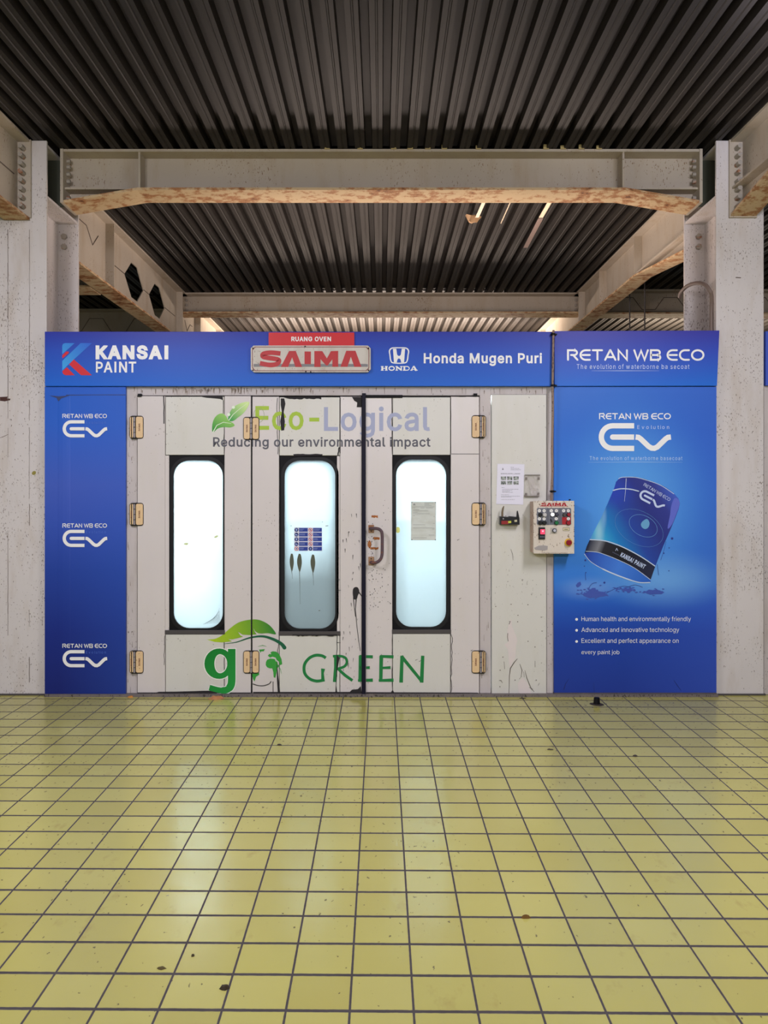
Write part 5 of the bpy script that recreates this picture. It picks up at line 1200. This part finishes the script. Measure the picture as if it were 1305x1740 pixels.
tg_ = Part().rpx(*zb_([(990, 990)])[0], *zb_([(1070, 1028)])[0], YX - .002, .003).build('tag_plate', flat('tag plate', (206, 196, 160), .4), cb); q = Part(); q.stroke(zb_([(990, 990), (1070, 990), (1070, 1028), (990, 1028), (990, 990)]), .45, YX - .003); q.stroke(zb_([(1006, 1011), (1050, 1011)]), .8, YX - .003); q.build('tag_lines', M_darkgrey, tg_)
X, Z = P(*zb_([(1056, 1172)])[0], YX); es = Part().cyl((X, YX, Z), .030, (0, -1, 0), .010, 24).build('stop_base', flat('yellow stop base', (222, 178, 50), .4), cb)
X, Z = P(*zb_([(1066, 1174)])[0], YX - .03); Part().cyl((X, YX - .010, Z), .014, (0, -1, 0), .018, 16).cyl((X, YX - .026, Z), .0235, (0, -1, 0), .012, 24, .019).build('stop_button', flat('stop red', (135, 18, 36), .3), es, .002)
Part().ppx(zb_([(637, 1240), (690, 1212), (750, 1208), (803, 1216), (800, 1262), (760, 1274), (700, 1268), (650, 1262)]), YX - .002, .003).build('maker_plate', flat('worn maker plate', (156, 150, 150), .4), cb)
q = Part(); x = 730
while x < 1040:
    w = random.uniform(4, 11); q.stroke(zb_([(x, 1300), (x + w, 1300)]), .75, YX - .001); x += w + random.choice((2.5, 2.5, 6))
q.build('small_print', flat('small print ink', (140, 124, 114), .5), cb)
q = Part(); q.rpx(*zb_([(1068, 640)])[0], *zb_([(1086, 656)])[0], YX + .01, .02); q.build('top_latch', M_black, cb)
q = Part()
for k in range(26):
    a = random.random(); x, y = (random.uniform(630, 1130), random.choice((662, 1312))) if a < .5 else (random.choice((630, 1127)), random.uniform(664, 1312)); q.disc(*zb_([(x, y)])[0], random.uniform(.3, 1.0), YX - .0016, n=6)
q.build('chipped_spot', flat('rust chips', (105, 72, 55), .7), cb)

# ------------------------------------------------------------------ scraps caught in the deck and litter on the floor
def G(px, py): Yg = CAMZ * FPX / (py - CYP); return ((px - CXP) * Yg / FPX, Yg)
Yk = 8.2
def upz(px, py, Z): Yg = (Z - CAMZ) * FPX / (CYP - py); return ((px - CXP) * Yg / FPX, Yg)
x, y = upz(805, 364, ZD - .02)
dr = thing('torn_paper', 'torn brown paper ball stuck under the deck behind the front beam', 'paper scrap', (x, y, ZD - .12))
q = Part(); q.cyl((x, y, ZD - .10), .035, (0, 0, 1), .06, 9, .07); q.v = [(a + random.uniform(-.018, .018), b + random.uniform(-.018, .018), c + random.uniform(-.018, .018)) for a, b, c in q.v]; q.build('wad', flat('brown paper', (150, 120, 88), .7), dr)
q = Part(); q.add([(x + .01, y - .05, ZD - .07), (x + .045, y - .05, ZD - .07), (x + .085, y - .45, ZD - .005), (x + .05, y - .45, ZD - .005), (x + .01, y - .05, ZD - .066), (x + .045, y - .05, ZD - .066), (x + .085, y - .45, ZD - .001), (x + .05, y - .45, ZD - .001)], [(0, 1, 2, 3), (7, 6, 5, 4), (0, 4, 5, 1), (1, 5, 6, 2), (2, 6, 7, 3), (3, 7, 4, 0)]); q.build('strip', flat('pale paper strip', (205, 190, 170), .6), dr)
def strip(pa, pb, w, label, rgb):
    xa, ya = upz(*pa, ZD - .004); xb, yb_ = upz(*pb, ZD - .004)
    q = Part(); d = Vector((xb - xa, yb_ - ya, 0)).normalized(); nn = Vector((-d.y, d.x, 0)) * w / 2
    A, B = Vector((xa, ya, ZD - .004)), Vector((xb, yb_, ZD - .004)); up = Vector((0, 0, .005))
    q.add([A + nn, B + nn, B - nn, A - nn, A + nn + up, B + nn + up, B - nn + up, A - nn + up], [(0, 1, 2, 3), (7, 6, 5, 4), (0, 4, 5, 1), (1, 5, 6, 2), (2, 6, 7, 3), (3, 7, 4, 0)])
    tag(q.build('tape_strip', flat('tape ' + label[:12], rgb, .6)), label, 'tape')
strip((934, 344), (919, 370), .042, 'broad pale tape strip on the deck behind the front beam', (225, 200, 172))
strip((868, 342), (851, 380), .009, 'hair-thin pale tape strip on the deck behind the front beam', (205, 185, 160))
strip((919, 371), (893, 421), .05, 'long dull tape strip trailing from the broad pale strip on the deck', (130, 112, 104))

def blob(name, px, py, sx, sy, h, rgb, label, cat='litter', n=9):
    x, y = G(px, py); q = Part(); ring = [(x + sx * random.uniform(.6, 1.1) * math.cos(2 * math.pi * i / n), y + sy * random.uniform(.6, 1.1) * math.sin(2 * math.pi * i / n)) for i in range(n)]
    v = [(a, b, 0.0005) for a, b in ring] + [(x + (a - x) * .6, y + (b - y) * .6, h * random.uniform(.6, 1.1)) for a, b in ring] + [(x, y, h)]
    f = [(i, (i + 1) % n, (i + 1) % n + n, i + n) for i in range(n)] + [(i + n, (i + 1) % n + n, 2 * n) for i in range(n)] + [tuple(range(n))]
    q.add(v, f); return tag(q.build(name, flat(name + ' %d' % px, rgb, .7)), label, cat, 'litter on the tiled floor')
x, y = G(1014, 1197)
fb = thing('floor_bolt', 'small black stump standing on the tiles before the blue poster', 'litter', (x, y, 0))
q = Part(); q.cyl((x, y, 0), .026, (0, 0, 1), .052, 8, .022); q.build('stump', M_black, fb); q = Part(); q.cyl((x, y, 0), .05, (0, 0, 1), .006, 9, .035); q.v = [(a + random.uniform(-.008, .008), b + random.uniform(-.008, .008), c) for a, b, c in q.v]; q.build('grime', flat('floor grime', (52, 44, 40), .8), fb)
blob('dry_leaf', 368, 1187, .075, .05, .02, (176, 120, 78), 'crumpled brown leaf on the tiles under the big green letter g', 'leaf')
blob('dry_leaf', 222, 1184.5, .035, .025, .012, (196, 130, 60), 'orange scrap of leaf on the sill at the corner of the blue banner', 'leaf')
blob('dry_leaf', 382, 1680, .020, .012, .012, (56, 44, 30), 'dark curled leaf bit lying across a grout line, largest dark scrap on the near tiles', 'leaf')
blob('dry_leaf', 893, 1560, .022, .010, .014, (110, 78, 32), 'lone brown leaf bit on the near tiles, lighter than the other scraps', 'leaf')
blob('dirt_crumb', 328, 1624, .007, .011, .006, (66, 56, 30), 'tiny olive crumb on the near tiles behind the dark curled leaf bit')
blob('dirt_crumb', 274, 1646, .018, .010, .006, (82, 70, 34), 'flat olive flake on the near tiles beside the tiny olive crumb')
blob('dirt_crumb', 475, 1266, .020, .02, .008, (58, 48, 40), 'dark crumb on the far tiles in front of the green letter G')
blob('dirt_crumb', 1079, 1285, .018, .018, .008, (60, 52, 44), 'dark crumb on the floor before the blue poster')
blob('dirt_crumb', 935, 1274, .022, .012, .006, (66, 56, 46), 'thin dark flake on the floor in front of the control box')
blob('dirt_crumb', 888, 1187, .03, .012, .006, (50, 42, 38), 'black flake at the foot of the plain side panel')
